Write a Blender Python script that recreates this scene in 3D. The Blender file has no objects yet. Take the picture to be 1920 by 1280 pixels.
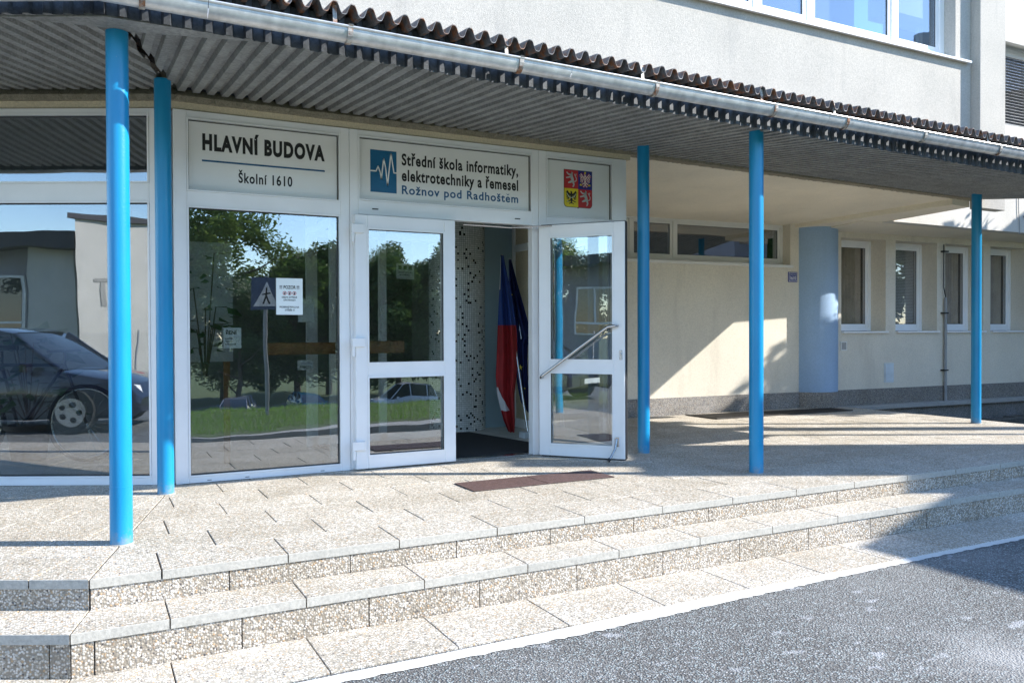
import bpy, bmesh, math, random
from mathutils import Vector, Matrix
random.seed(7)
SC = bpy.context.scene
COL = SC.collection
rad = math.radians

# ------------------------------------------------------------------ camera
H = 1.10
YAW, PITCH, ROLL = 0.4805, -0.0118, -0.0036
cam_d = bpy.data.cameras.new('camera')
cam_d.sensor_fit = 'HORIZONTAL'
cam_d.sensor_width = 36.0
cam_d.lens = 1530.0 / 1920.0 * 36.0
cam_d.clip_start = 0.05
cam_d.clip_end = 2000
cam = bpy.data.objects.new('camera', cam_d)
COL.objects.link(cam)
right = Vector((math.cos(YAW), -math.sin(YAW), 0))
fwd0 = Vector((math.sin(YAW), math.cos(YAW), 0))
fwd = fwd0 * math.cos(PITCH) + Vector((0, 0, math.sin(PITCH)))
up = -fwd0 * math.sin(PITCH) + Vector((0, 0, math.cos(PITCH)))
r2 = right * math.cos(ROLL) + up * math.sin(ROLL)
u2 = -right * math.sin(ROLL) + up * math.cos(ROLL)
M = Matrix((r2, u2, -fwd)).transposed().to_4x4()
M.translation = Vector((0, 0, H))
cam.matrix_world = M
SC.camera = cam

# ------------------------------------------------------------------ light
SUN_A, SUN_EL = rad(27.6), rad(32.2)          # light travels (-cos A, sin A)
to_sun = Vector((math.cos(SUN_A) * math.cos(SUN_EL), -math.sin(SUN_A) * math.cos(SUN_EL), math.sin(SUN_EL)))
sun_d = bpy.data.lights.new('sun', 'SUN')
sun_d.energy = 3.6
sun_d.angle = rad(0.53)
sun_d.color = (1.0, 0.955, 0.89)
sun = bpy.data.objects.new('sun', sun_d)
COL.objects.link(sun)
sun.location = (20, -10, 20)
sun.rotation_euler = to_sun.to_track_quat('Z', 'Y').to_euler()
w = bpy.data.worlds.new('World')
SC.world = w
w.use_nodes = True
nt = w.node_tree
bgn = nt.nodes['Background']
sky = nt.nodes.new('ShaderNodeTexSky')
sky.sky_type = 'NISHITA'
sky.sun_disc = False
sky.sun_elevation = SUN_EL
sky.sun_rotation = math.atan2(to_sun.x, to_sun.y)
sky.air_density = 1.0
sky.dust_density = 0.1
sky.ozone_density = 4.0
nt.links.new(sky.outputs[0], bgn.inputs[0])
bgn.inputs[1].default_value = 0.15
SC.view_settings.view_transform = 'Standard'
SC.view_settings.look = 'None'
SC.view_settings.exposure = 1.55
SC.view_settings.gamma = 1.0
SC.view_settings.use_curve_mapping = False

# ------------------------------------------------------------------ materials
def newmat(name):
    m = bpy.data.materials.new(name)
    m.use_nodes = True
    t = m.node_tree
    b = t.nodes['Principled BSDF']
    return m, t, b
def N(t, kind, **kw):
    n = t.nodes.new(kind)
    for k, v in kw.items():
        if k in n.inputs: n.inputs[k].default_value = v
        else: setattr(n, k, v)
    return n
def c4(c): return (c[0], c[1], c[2], 1)
def pos(t):
    return N(t, 'ShaderNodeNewGeometry').outputs['Position']
def ramp(t, src, stops, interp='LINEAR'):
    r = N(t, 'ShaderNodeValToRGB')
    r.color_ramp.interpolation = interp
    e = r.color_ramp.elements
    e[0].position, e[0].color = stops[0][0], c4(stops[0][1])
    e[1].position, e[1].color = stops[-1][0], c4(stops[-1][1])
    for p, c in stops[1:-1]:
        x = e.new(p); x.color = c4(c)
    t.links.new(src, r.inputs[0])
    return r.outputs[0]
def mix(t, a, b, fac, mode='MIX'):
    m = N(t, 'ShaderNodeMix', data_type='RGBA', blend_type=mode)
    for s, v in ((m.inputs[0], fac), (m.inputs[6], a), (m.inputs[7], b)):
        if hasattr(v, 'is_linked') or isinstance(v, bpy.types.NodeSocket): t.links.new(v, s)
        elif isinstance(v, (int, float)): s.default_value = v
        else: s.default_value = c4(v)
    return m.outputs[2]
def bump(t, b, src, dist=0.002, strength=1.0):
    n = N(t, 'ShaderNodeBump', Distance=dist, Strength=strength)
    t.links.new(src, n.inputs['Height'])
    t.links.new(n.outputs[0], b.inputs['Normal'])
def noise(t, vec, scale, detail=4, rough=0.55):
    n = N(t, 'ShaderNodeTexNoise', Scale=scale, Detail=detail, Roughness=rough)
    t.links.new(vec, n.inputs['Vector'])
    return n.outputs[0]
def mapping(t, vec, scale=(1, 1, 1), loc=(0, 0, 0), rot=(0, 0, 0)):
    m = N(t, 'ShaderNodeMapping')
    m.inputs['Scale'].default_value = scale
    m.inputs['Location'].default_value = loc
    m.inputs['Rotation'].default_value = rot
    t.links.new(vec, m.inputs['Vector'])
    return m.outputs[0]

def plain(name, col, rough=0.5, metal=0.0, var=0.12, scale=6.0, bscale=0, bdist=0.001, spec=0.5):
    m, t, b = newmat(name)
    p = pos(t)
    n = noise(t, p, scale, 5)
    dark = tuple(c * (1 - var) for c in col); light = tuple(min(1, c * (1 + var)) for c in col)
    t.links.new(ramp(t, n, [(0.3, dark), (0.7, light)]), b.inputs['Base Color'])
    b.inputs['Roughness'].default_value = rough
    b.inputs['Metallic'].default_value = metal
    b.inputs['Specular IOR Level'].default_value = spec
    if bscale: bump(t, b, noise(t, p, bscale, 3), bdist)
    return m

def pebble(name, size, tone=1.0, depth=0.003, mortar=(0.50, 0.46, 0.40), gap=0.35):
    m, t, b = newmat(name)
    p = pos(t)
    v = N(t, 'ShaderNodeTexVoronoi', feature='F1', Scale=1.0 / size)
    t.links.new(p, v.inputs['Vector'])
    sep = N(t, 'ShaderNodeSeparateColor')
    t.links.new(v.outputs['Color'], sep.inputs[0])
    k = tone
    cols = [(0.0, (0.12, 0.11, 0.11)), (0.05, (0.30, 0.28, 0.25)), (0.15, (0.50, 0.45, 0.37)), (0.30, (0.70, 0.63, 0.54)),
            (0.46, (0.80, 0.75, 0.68)), (0.64, (0.62, 0.60, 0.55)), (0.76, (0.86, 0.81, 0.74)), (0.90, (0.58, 0.40, 0.23)), (0.96, (0.40, 0.29, 0.20))]
    c = ramp(t, sep.outputs[0], [(a, tuple(x * k for x in q)) for a, q in cols], 'CONSTANT')
    e = ramp(t, v.outputs['Distance'], [(gap, (0, 0, 0)), (gap + 0.28, (1, 1, 1))])
    # distance is in texture units: 0 at the pebble centre
    c = mix(t, c, tuple(x * k for x in mortar), e)
    big = noise(t, p, 2.3, 4)
    c = mix(t, c, ramp(t, big, [(0.3, (0.80, 0.78, 0.74)), (0.65, (1, 1, 1))]), 1.0, 'MULTIPLY')
    oi = N(t, 'ShaderNodeObjectInfo')
    c = mix(t, c, ramp(t, oi.outputs['Random'], [(0, (0.88, 0.87, 0.85)), (1, (1.0, 1.0, 1.0))]), 1.0, 'MULTIPLY')
    t.links.new(c, b.inputs['Base Color'])
    b.inputs['Roughness'].default_value = 0.72
    inv = N(t, 'ShaderNodeMath', operation='SUBTRACT'); inv.inputs[0].default_value = 1.0
    t.links.new(v.outputs['Distance'], inv.inputs[1])
    bump(t, b, inv.outputs[0], depth)
    return m

def stucco(name, col, fine=260, depth=0.002, stain=0.0, stain_col=(0.3, 0.29, 0.27), speck=0.25):
    m, t, b = newmat(name)
    p = pos(t)
    n1 = noise(t, p, fine, 3, 0.7)
    n2 = noise(t, p, 1.1, 4)
    c = ramp(t, n1, [(0.28, tuple(x * (1 - speck) for x in col)), (0.6, col)])
    c = mix(t, c, ramp(t, n2, [(0.3, (0.88, 0.88, 0.87)), (0.7, (1.03, 1.02, 1.0))]), 1.0, 'MULTIPLY')
    c = mix(t, c, ramp(t, noise(t, p, 48, 3, 0.75), [(0.3, (1 - 0.45 * speck,) * 3), (0.62, (1.04,) * 3)]), 1.0, 'MULTIPLY')
    if stain:
        s = noise(t, mapping(t, p, (3.2, 3.2, 0.55)), 1.0, 6, 0.62)
        c = mix(t, c, stain_col, ramp(t, s, [(0.56, (0, 0, 0)), (0.80, (stain,) * 3)]))
    t.links.new(c, b.inputs['Base Color'])
    b.inputs['Roughness'].default_value = 0.9
    b.inputs['Specular IOR Level'].default_value = 0.25
    bump(t, b, n1, depth)
    return m

def galv(name, col, metal=0.6, rough=0.42, rust=0.0, streak=1.0, dirt=0.5):
    m, t, b = newmat(name)
    p = pos(t)
    v = N(t, 'ShaderNodeTexVoronoi', feature='F1', Scale=70)
    t.links.new(p, v.inputs['Vector'])
    sp = N(t, 'ShaderNodeSeparateColor'); t.links.new(v.outputs['Color'], sp.inputs[0])
    c = ramp(t, sp.outputs[0], [(0, tuple(x * 0.78 for x in col)), (1, tuple(x * 1.18 for x in col))])
    n = noise(t, p, 5, 7, 0.65)
    c = mix(t, c, ramp(t, n, [(0.35, (1 - dirt,) * 3), (0.62, (1, 1, 1))]), 1.0, 'MULTIPLY')
    if rust:
        r = noise(t, p, 14, 6, 0.7)
        f = ramp(t, r, [(0.62 - rust, (0, 0, 0)), (0.70 - rust * 0.8, (1, 1, 1))])
        rc = ramp(t, noise(t, p, 60, 3), [(0.3, (0.10, 0.045, 0.025)), (0.7, (0.33, 0.14, 0.06))])
        c = mix(t, c, rc, f)
        inv = mix(t, (metal,) * 3, (0.0, 0, 0), f)
        t.links.new(inv, b.inputs['Metallic'])
    else:
        b.inputs['Metallic'].default_value = metal
    t.links.new(c, b.inputs['Base Color'])
    b.inputs['Roughness'].default_value = rough
    bump(t, b, n, 0.0015)
    return m

def glassmat(name, refl=0.15, tint=(0.80, 0.82, 0.80), rough=0.0, wob=0.0012, gl=(0.93, 0.95, 1.0)):
    m, t, b = newmat(name)
    t.nodes.remove(b)
    out = t.nodes['Material Output']
    tr = N(t, 'ShaderNodeBsdfTransparent'); tr.inputs[0].default_value = c4(tint)
    g = N(t, 'ShaderNodeBsdfGlossy'); g.inputs['Color'].default_value = c4(gl); g.inputs['Roughness'].default_value = rough
    lw = N(t, 'ShaderNodeFresnel')
    # same plain air-to-glass reflectance on both faces of a thin pane
    bf = N(t, 'ShaderNodeMath', operation='MULTIPLY_ADD'); bf.inputs[1].default_value = 1 / 1.52 - 1.52; bf.inputs[2].default_value = 1.52
    t.links.new(N(t, 'ShaderNodeNewGeometry').outputs['Backfacing'], bf.inputs[0]); t.links.new(bf.outputs[0], lw.inputs[0])
    ad = N(t, 'ShaderNodeMath', operation='MULTIPLY_ADD'); ad.inputs[1].default_value = 1.0; ad.inputs[2].default_value = refl
    ad.use_clamp = True
    t.links.new(lw.outputs[0], ad.inputs[0])
    ms = N(t, 'ShaderNodeMixShader')
    t.links.new(ad.outputs[0], ms.inputs[0]); t.links.new(tr.outputs[0], ms.inputs[1]); t.links.new(g.outputs[0], ms.inputs[2])
    t.links.new(ms.outputs[0], out.inputs['Surface'])
    if wob:
        bn = N(t, 'ShaderNodeBump', Distance=wob, Strength=1.0)
        t.links.new(noise(t, pos(t), 2.2, 1, 0.4), bn.inputs['Height'])
        t.links.new(bn.outputs[0], g.inputs['Normal'])
    return m

MAT = {}
MAT['pebble_top'] = pebble('washed pebble slab', 0.0104, 1.0, 0.0020, (0.41, 0.375, 0.31), 0.36)
MAT['pebble_riser'] = pebble('coarse pebble riser', 0.0098, 0.86, 0.0030, (0.34, 0.295, 0.235), 0.38)
MAT['lip'] = stucco('smooth concrete lip', (0.48, 0.465, 0.42), 60, 0.0015, 0.7, (0.26, 0.26, 0.24), 0.25)
MAT['joint'] = plain('sand joint', (0.12, 0.11, 0.10), 0.95, 0, 0.25, 60)
MAT['white_frame'] = plain('white plastic frame', (0.84, 0.84, 0.84), 0.33, 0, 0.04, 3)
MAT['white_wall_frame'] = plain('cream white window frame', (0.72, 0.71, 0.68), 0.4, 0, 0.05, 3)
MAT['panel'] = plain('pale sign panel', (0.78, 0.78, 0.765), 0.28, 0, 0.03, 2)
MAT['gasket'] = plain('black rubber gasket', (0.02, 0.02, 0.022), 0.6)
MAT['ink'] = plain('black lettering', (0.012, 0.012, 0.014), 0.5)
MAT['ink_blue'] = plain('dark blue lettering', (0.018, 0.095, 0.22), 0.5)
MAT['logo_blue'] = plain('petrol blue print', (0.008, 0.115, 0.25), 0.4)
MAT['cream'] = stucco('cream wall render', (0.82, 0.755, 0.64), 220, 0.0035, 0.45, (0.45, 0.40, 0.33))
MAT['cream_smooth'] = stucco('smooth cream band', (0.72, 0.62, 0.46), 120, 0.0006, 0.1)
MAT['soffit_paint'] = stucco('cream painted ceiling', (0.83, 0.76, 0.63), 160, 0.0012, 0.25, (0.5, 0.44, 0.34), 0.1)
MAT['rough_plaster'] = stucco('rough sprayed plaster', (0.40, 0.36, 0.28), 130, 0.012, 0.5, (0.22, 0.2, 0.17), 0.4)
MAT['grey_wall'] = stucco('light grey mineral render', (0.555, 0.53, 0.485), 150, 0.004, 0.8, (0.33, 0.32, 0.30), 0.28)
MAT['white_wall'] = stucco('white render', (0.68, 0.655, 0.61), 240, 0.002, 0.15)
MAT['plinth'] = pebble('grey stone chip plinth', 0.007, 0.62, 0.002, (0.22, 0.22, 0.24), 0.4)
MAT['blue_col'] = stucco('light blue render', (0.36, 0.51, 0.72), 320, 0.003, 0.2, (0.2, 0.3, 0.42), 0.2)
def postpaint():
    m, t, b = newmat('glossy blue post paint'); p = pos(t)
    c = ramp(t, noise(t, mapping(t, p, (3, 3, 0.8)), 2.0, 4), [(0.3, (0.004, 0.215, 0.44)), (0.7, (0.008, 0.265, 0.51))])
    chips = noise(t, p, 42, 3, 0.7)
    c = mix(t, c, (0.30, 0.38, 0.44), ramp(t, chips, [(0.735, (0, 0, 0)), (0.75, (0.8,) * 3)]))
    sz = N(t, 'ShaderNodeSeparateXYZ'); t.links.new(p, sz.inputs[0])
    ml = N(t, 'ShaderNodeMath', operation='MULTIPLY_ADD'); ml.inputs[1].default_value = -5.0; ml.inputs[2].default_value = 0.95
    t.links.new(sz.outputs[2], ml.inputs[0])
    m2 = N(t, 'ShaderNodeMath', operation='MULTIPLY'); t.links.new(ml.outputs[0], m2.inputs[0]); t.links.new(noise(t, p, 25, 5, 0.7), m2.inputs[1])
    c = mix(t, c, (0.26, 0.27, 0.27), ramp(t, m2.outputs[0], [(0.28, (0, 0, 0)), (0.60, (0.75,) * 3)]))
    t.links.new(c, b.inputs['Base Color']); b.inputs['Roughness'].default_value = 0.30
    bump(t, b, noise(t, p, 90, 3), 0.0009)
    return m
MAT['post_blue'] = postpaint()
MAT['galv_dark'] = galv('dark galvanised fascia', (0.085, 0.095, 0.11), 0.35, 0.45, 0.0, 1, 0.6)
MAT['galv_soffit'] = galv('dull galvanised ceiling', (0.30, 0.305, 0.30), 0.3, 0.55, 0.0, 1, 0.3)
MAT['galv_roof'] = galv('rusting corrugated roof', (0.20, 0.20, 0.205), 0.35, 0.6, 0.13, 1, 0.5)
MAT['galv_gutter'] = plain('bright zinc gutter', (0.56, 0.565, 0.57), 0.38, 0.5, 0.22, 14)
MAT['rusty'] = galv('rusty strap', (0.45, 0.43, 0.40), 0.3, 0.6, 0.14, 1, 0.3)
MAT['steel'] = plain('brushed steel', (0.62, 0.62, 0.62), 0.25, 1.0, 0.05, 20)
MAT['glass'] = glassmat('window glass', 0.17)
MAT['glass_side'] = glassmat('side window glass', 0.03, (0.85, 0.85, 0.85))
MAT['glass_door'] = glassmat('door glass', 0.16)
MAT['glass_dark'] = glassmat('dark upper glass', 0.0, (0.9, 0.9, 0.9))
MAT['glass_blue'] = glassmat('blue tinted glass', 0.16, (0.52, 0.60, 0.68), 0.02, 0.0006, (0.86, 0.92, 0.98))
MAT['paper'] = plain('white paper', (0.80, 0.86, 0.86), 0.7, 0, 0.03)
MAT['paper_dim'] = plain('pale paper', (0.52, 0.55, 0.55), 0.8, 0, 0.05)
MAT['red_print'] = plain('red print', (0.50, 0.03, 0.035), 0.5)
MAT['white_print'] = plain('white print', (0.80, 0.80, 0.80), 0.5)
MAT['silver_print'] = plain('silver grey print', (0.55, 0.60, 0.58), 0.5)
MAT['yellow_print'] = plain('yellow print', (0.78, 0.62, 0.03), 0.5)
MAT['navy_print'] = plain('navy print', (0.02, 0.03, 0.22), 0.5)
MAT['wood'] = plain('varnished wood', (0.27, 0.13, 0.05), 0.4, 0, 0.35, 14)
MAT['mat_dark'] = plain('dark entrance mat', (0.028, 0.026, 0.025), 1.0, 0, 0.3, 90, 300, 0.003)
MAT['grate_red'] = plain('reddish brown metal grate', (0.13, 0.08, 0.07), 0.6, 0.2, 0.4, 70)
MAT['grate_dark'] = plain('dark steel grating', (0.07, 0.065, 0.06), 0.6, 0.4, 0.2, 20)
MAT['pit'] = plain('dark pit', (0.03, 0.03, 0.03), 1.0)
MAT['bluegrey_wall'] = plain('blue grey painted wall', (0.28, 0.40, 0.47), 0.7, 0, 0.05, 3)
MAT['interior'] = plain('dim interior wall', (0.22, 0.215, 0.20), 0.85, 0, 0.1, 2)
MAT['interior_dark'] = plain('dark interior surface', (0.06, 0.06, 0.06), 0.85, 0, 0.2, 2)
MAT['floor_tile'] = plain('cream floor tile', (0.68, 0.62, 0.54), 0.25, 0, 0.08, 3)
MAT['flag_blue'] = plain('blue flag cloth', (0.018, 0.055, 0.25), 0.75, 0, 0.1, 8)
MAT['flag_navy'] = plain('navy flag cloth', (0.010, 0.022, 0.13), 0.75, 0, 0.15, 8)
MAT['flag_red'] = plain('red flag cloth', (0.36, 0.018, 0.022), 0.75, 0, 0.1, 8)
MAT['flag_white'] = plain('white flag cloth', (0.66, 0.64, 0.66), 0.75, 0, 0.05, 8)
MAT['black_plastic'] = plain('black plastic', (0.015, 0.015, 0.016), 0.4)
MAT['grey_plastic'] = plain('grey conduit', (0.30, 0.31, 0.32), 0.6)
MAT['box_white'] = plain('pale enamel cover', (0.60, 0.66, 0.70), 0.5)
MAT['leaf_in'] = plain('houseplant leaf', (0.035, 0.10, 0.025), 0.4, 0, 0.4, 20)
MAT['soil_pot'] = plain('dark terracotta pot', (0.06, 0.035, 0.028), 0.6)
MAT['curtain'] = plain('beige curtain', (0.62, 0.54, 0.44), 0.9)
MAT['blind'] = plain('aluminium blind slats', (0.66, 0.66, 0.64), 0.45, 0.0, 0.05)
MAT['bark'] = plain('grey brown bark', (0.13, 0.10, 0.075), 0.95, 0, 0.35, 12, 40, 0.01)
MAT['tyre'] = plain('tyre rubber', (0.018, 0.018, 0.018), 0.8)
MAT['rim'] = plain('alloy rim', (0.5, 0.5, 0.52), 0.3, 0.9)
MAT['lamp_red'] = plain('red lamp lens', (0.45, 0.01, 0.01), 0.15)
MAT['lamp_clear'] = plain('clear lamp lens', (0.75, 0.78, 0.8), 0.1)
MAT['carglass'] = plain('dark car glass', (0.02, 0.025, 0.03), 0.03, 0, 0.1, 1, spec=1.0)
def carpaint(name, col):
    m, t, b = newmat(name)
    b.inputs['Base Color'].default_value = c4(col); b.inputs['Roughness'].default_value = 0.22
    b.inputs['Coat Weight'].default_value = 0.8; b.inputs['Coat Roughness'].default_value = 0.03
    return m
MAT['car_dark'] = carpaint('dark blue black car paint', (0.012, 0.014, 0.03))
MAT['car_white'] = carpaint('silver white car paint', (0.55, 0.58, 0.62))
MAT['car_grey'] = carpaint('mid grey car paint', (0.16, 0.19, 0.25))
MAT['car_teal'] = carpaint('teal blue car paint', (0.02, 0.13, 0.22))
MAT['roof_dark'] = plain('dark roof fascia', (0.05, 0.05, 0.06), 0.7)
MAT['grey_facade'] = plain('grey facade', (0.30, 0.30, 0.33), 0.85, 0, 0.1, 1)
MAT['sign_grey'] = plain('blue sign face greyed for reflection', (0.07, 0.11, 0.20), 0.5)  # sign blue greyed so its reflection in the window stays faint
MAT['dark_stone'] = stucco('dark blotched stone', (0.13, 0.125, 0.11), 40, 0.006, 0.6, (0.05, 0.055, 0.04), 0.5)  # darker stone tone with blotches darker still
MAT['kerb'] = stucco('kerb concrete', (0.42, 0.41, 0.39), 60, 0.002, 0.3)

# leaves: two-sided, translucent
def leafmat(name, a, b_):
    m, t, b = newmat(name)
    oi = N(t, 'ShaderNodeNewGeometry')
    c = ramp(t, oi.outputs['Random Per Island'], [(0, a), (1, b_)])
    t.links.new(c, b.inputs['Base Color'])
    b.inputs['Roughness'].default_value = 0.55
    tl = N(t, 'ShaderNodeBsdfTranslucent'); t.links.new(c, tl.inputs[0])
    ms = N(t, 'ShaderNodeMixShader'); ms.inputs[0].default_value = 0.35
    t.links.new(b.outputs[0], ms.inputs[1]); t.links.new(tl.outputs[0], ms.inputs[2])
    t.links.new(ms.outputs[0], t.nodes['Material Output'].inputs['Surface'])
    return m
MAT['leaf_tree'] = leafmat('tree leaves', (0.08, 0.13, 0.03), (0.20, 0.28, 0.07))
MAT['leaf_hedge'] = leafmat('dark tree leaves', (0.035, 0.08, 0.02), (0.12, 0.19, 0.05))
MAT['grass_blade'] = leafmat('grass blades', (0.10, 0.22, 0.02), (0.26, 0.42, 0.07))

def asphaltmat():
    m, t, b = newmat('asphalt')
    p = pos(t)
    v = N(t, 'ShaderNodeTexVoronoi', feature='F1', Scale=105); t.links.new(p, v.inputs['Vector'])
    sp = N(t, 'ShaderNodeSeparateColor'); t.links.new(v.outputs['Color'], sp.inputs[0])
    c = ramp(t, sp.outputs[0], [(0, (0.095, 0.092, 0.087)), (0.45, (0.20, 0.195, 0.185)), (0.8, (0.30, 0.36, 0.36)), (1, (0.46, 0.455, 0.45))])
    e = ramp(t, v.outputs['Distance'], [(0.35, (0, 0, 0)), (0.62, (1, 1, 1))])
    c = mix(t, c, (0.09, 0.087, 0.082), e)
    n = noise(t, p, 0.9, 6, 0.6)
    c = mix(t, c, (0.32, 0.315, 0.30), ramp(t, n, [(0.50, (0, 0, 0)), (0.75, (0.35,) * 3)]))
    n2 = noise(t, mapping(t, p, (1, 1.6, 1), (3.1, 1.7, 0)), 7, 3, 0.5)
    c = mix(t, c, (0.42, 0.43, 0.44), ramp(t, n2, [(0.645, (0, 0, 0)), (0.72, (0.6,) * 3)]))
    # pale dusty spread near the kerb on the right
    g = N(t, 'ShaderNodeTexGradient', gradient_type='SPHERICAL')
    t.links.new(mapping(t, p, (1.6, 1.9, 1.0), (-3.55 * 1.6, -2.15 * 1.9, 0.3)), g.inputs[0])
    n3 = noise(t, p, 3.2, 6, 0.65)
    mm = N(t, 'ShaderNodeMath', operation='MULTIPLY'); t.links.new(g.outputs['Fac'], mm.inputs[0]); t.links.new(n3, mm.inputs[1])
    c = mix(t, c, (0.40, 0.395, 0.38), ramp(t, mm.outputs[0], [(0.16, (0, 0, 0)), (0.5, (0.55,) * 3)]))
    t.links.new(c, b.inputs['Base Color'])
    b.inputs['Roughness'].default_value = 0.85
    inv = N(t, 'ShaderNodeMath', operation='SUBTRACT'); inv.inputs[0].default_value = 1.0
    t.links.new(v.outputs['Distance'], inv.inputs[1])
    bump(t, b, inv.outputs[0], 0.006)
    return m
MAT['asphalt'] = asphaltmat()
MAT['line_paint'] = stucco('worn white strip', (0.72, 0.705, 0.67), 150, 0.003, 0.25, (0.55, 0.54, 0.52), 0.12)
MAT['soil'] = plain('dark soil', (0.05, 0.04, 0.03), 1.0, 0, 0.4, 20, 60, 0.02)
MAT['turf'] = plain('green turf', (0.09, 0.13, 0.04), 1.0, 0, 0.35, 9, 60, 0.02)

def mosaicmat():
    m, t, b = newmat('white mosaic with black tiles')
    tc = N(t, 'ShaderNodeTexCoord')
    sc = mapping(t, tc.outputs['UV'], (1, 1, 1))
    sx = N(t, 'ShaderNodeSeparateXYZ'); t.links.new(sc, sx.inputs[0])
    def math(op, a, v=None):
        n = N(t, 'ShaderNodeMath', operation=op); t.links.new(a, n.inputs[0])
        if v is not None:
            if isinstance(v, float): n.inputs[1].default_value = v
            else: t.links.new(v, n.inputs[1])
        return n.outputs[0]
    fx, fy = math('FLOOR', sx.outputs[0]), math('FLOOR', sx.outputs[1])
    cb = N(t, 'ShaderNodeCombineXYZ'); t.links.new(fx, cb.inputs[0]); t.links.new(fy, cb.inputs[1])
    wn = N(t, 'ShaderNodeTexWhiteNoise', noise_dimensions='2D'); t.links.new(cb.outputs[0], wn.inputs[0])
    c = ramp(t, wn.outputs['Value'], [(0, (0.012, 0.012, 0.014)), (0.072, (0.68, 0.70, 0.68)), (0.5, (0.76, 0.78, 0.76)), (0.9, (0.84, 0.85, 0.83))], 'CONSTANT')
    gx = math('ABSOLUTE', math('SUBTRACT', math('FRACT', sx.outputs[0]), 0.5))
    gy = math('ABSOLUTE', math('SUBTRACT', math('FRACT', sx.outputs[1]), 0.5))
    g = math('MAXIMUM', gx, gy)
    e = ramp(t, g, [(0.43, (0, 0, 0)), (0.45, (1, 1, 1))])
    c = mix(t, c, (0.10, 0.11, 0.11), e)
    t.links.new(c, b.inputs['Base Color']); b.inputs['Roughness'].default_value = 0.25
    inv = math('SUBTRACT', g, 0.43)
    bump(t, b, math('MULTIPLY', e, -1.0), 0.001)
    return m
MAT['mosaic'] = mosaicmat()

# ------------------------------------------------------------------ frames
ALPHA = rad(27.3); CA, SA = math.cos(ALPHA), math.sin(ALPHA); TB = math.tan(ALPHA / 2)
Y0 = 4.10
def MAIN(x, y, z): return (x, y, z)
def LEFT(s, y, z): return (-s * CA + (y - Y0) * SA, Y0 + s * SA + (y - Y0) * CA, z)
def bis(y): return TB * (y - Y0)
def RW(u, d, z): return (u, 8.58 - 0.05 * (u - 6.5) + d, z)

ORG = {}
class MB:
    def __init__(s, f=MAIN): s.v = []; s.q = []; s.f = f; s.mi = []; s.uv = None
    def add(s, vs, fs, mi=0):
        o = len(s.v)
        s.v += [s.f(*p) for p in vs]
        for q in fs: s.q.append(tuple(i + o for i in q)); s.mi.append(mi)
        return s
    def box(s, x0, x1, y0, y1, z0, z1, mi=0):
        vs = [(x, y, z) for x in (x0, x1) for y in (y0, y1) for z in (z0, z1)]
        return s.add(vs, [(0, 1, 3, 2), (4, 6, 7, 5), (0, 4, 5, 1), (2, 3, 7, 6), (0, 2, 6, 4), (1, 5, 7, 3)], mi)
    def prism(s, poly, z0, z1, mi=0):          # poly in xy
        n = len(poly)
        a = z0 if callable(z0) else (lambda x, y: z0); b = z1 if callable(z1) else (lambda x, y: z1)
        vs = [(x, y, a(x, y)) for x, y in poly] + [(x, y, b(x, y)) for x, y in poly]
        fs = [tuple(range(n))[::-1], tuple(range(n, 2 * n))] + [(i, (i + 1) % n, n + (i + 1) % n, n + i) for i in range(n)]
        return s.add(vs, fs, mi)
    def tube(s, p0, p1, r0, r1=None, n=12, mi=0, caps=True):
        if r1 is None: r1 = r0
        p0, p1 = Vector(p0), Vector(p1); d = (p1 - p0).normalized()
        a = d.orthogonal().normalized(); b = d.cross(a)
        vs = []
        for p, r in ((p0, r0), (p1, r1)):
            for i in range(n):
                t = 2 * math.pi * i / n
                vs.append(tuple(p + a * (r * math.cos(t)) + b * (r * math.sin(t))))
        fs = [(i, (i + 1) % n, n + (i + 1) % n, n + i) for i in range(n)]
        if caps: fs += [tuple(range(n))[::-1], tuple(range(n, 2 * n))]
        return s.add(vs, fs, mi)
    def path(s, pts, r, n=10, mi=0):
        pts = [Vector(p) for p in pts]; vs = []; fs = []
        a = None
        for k, p in enumerate(pts):
            d = (pts[min(k + 1, len(pts) - 1)] - pts[max(k - 1, 0)]).normalized()
            a = d.orthogonal().normalized() if a is None else (a - d * a.dot(d)).normalized()
            b = d.cross(a); rr = r[k] if isinstance(r, (list, tuple)) else r
            for i in range(n):
                t = 2 * math.pi * i / n
                vs.append(tuple(p + a * (rr * math.cos(t)) + b * (rr * math.sin(t))))
        m = len(pts)
        for k in range(m - 1):
            for i in range(n): fs.append((k * n + i, k * n + (i + 1) % n, (k + 1) * n + (i + 1) % n, (k + 1) * n + i))
        fs += [tuple(range(n))[::-1], tuple(range((m - 1) * n, m * n))]
        return s.add(vs, fs, mi)
    def grid(s, rows, mi=0):                   # list of equally long point lists
        m = len(rows[0]); vs = [p for r in rows for p in r]; fs = []
        for a in range(len(rows) - 1):
            for b in range(m - 1): fs.append((a * m + b, a * m + b + 1, (a + 1) * m + b + 1, (a + 1) * m + b))
        return s.add(vs, fs, mi)
def link(name, me, parent=None, origin=(0, 0, 0)):
    o = bpy.data.objects.new(name, me); COL.objects.link(o)
    if parent is not None: o.parent = parent
    else: o.location = origin
    return o
def root_origin(parent):
    p = parent
    while p is not None and p.parent is not None: p = p.parent
    return ORG.get(p.name, Vector((0, 0, 0))) if p is not None else Vector((0, 0, 0))
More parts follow.
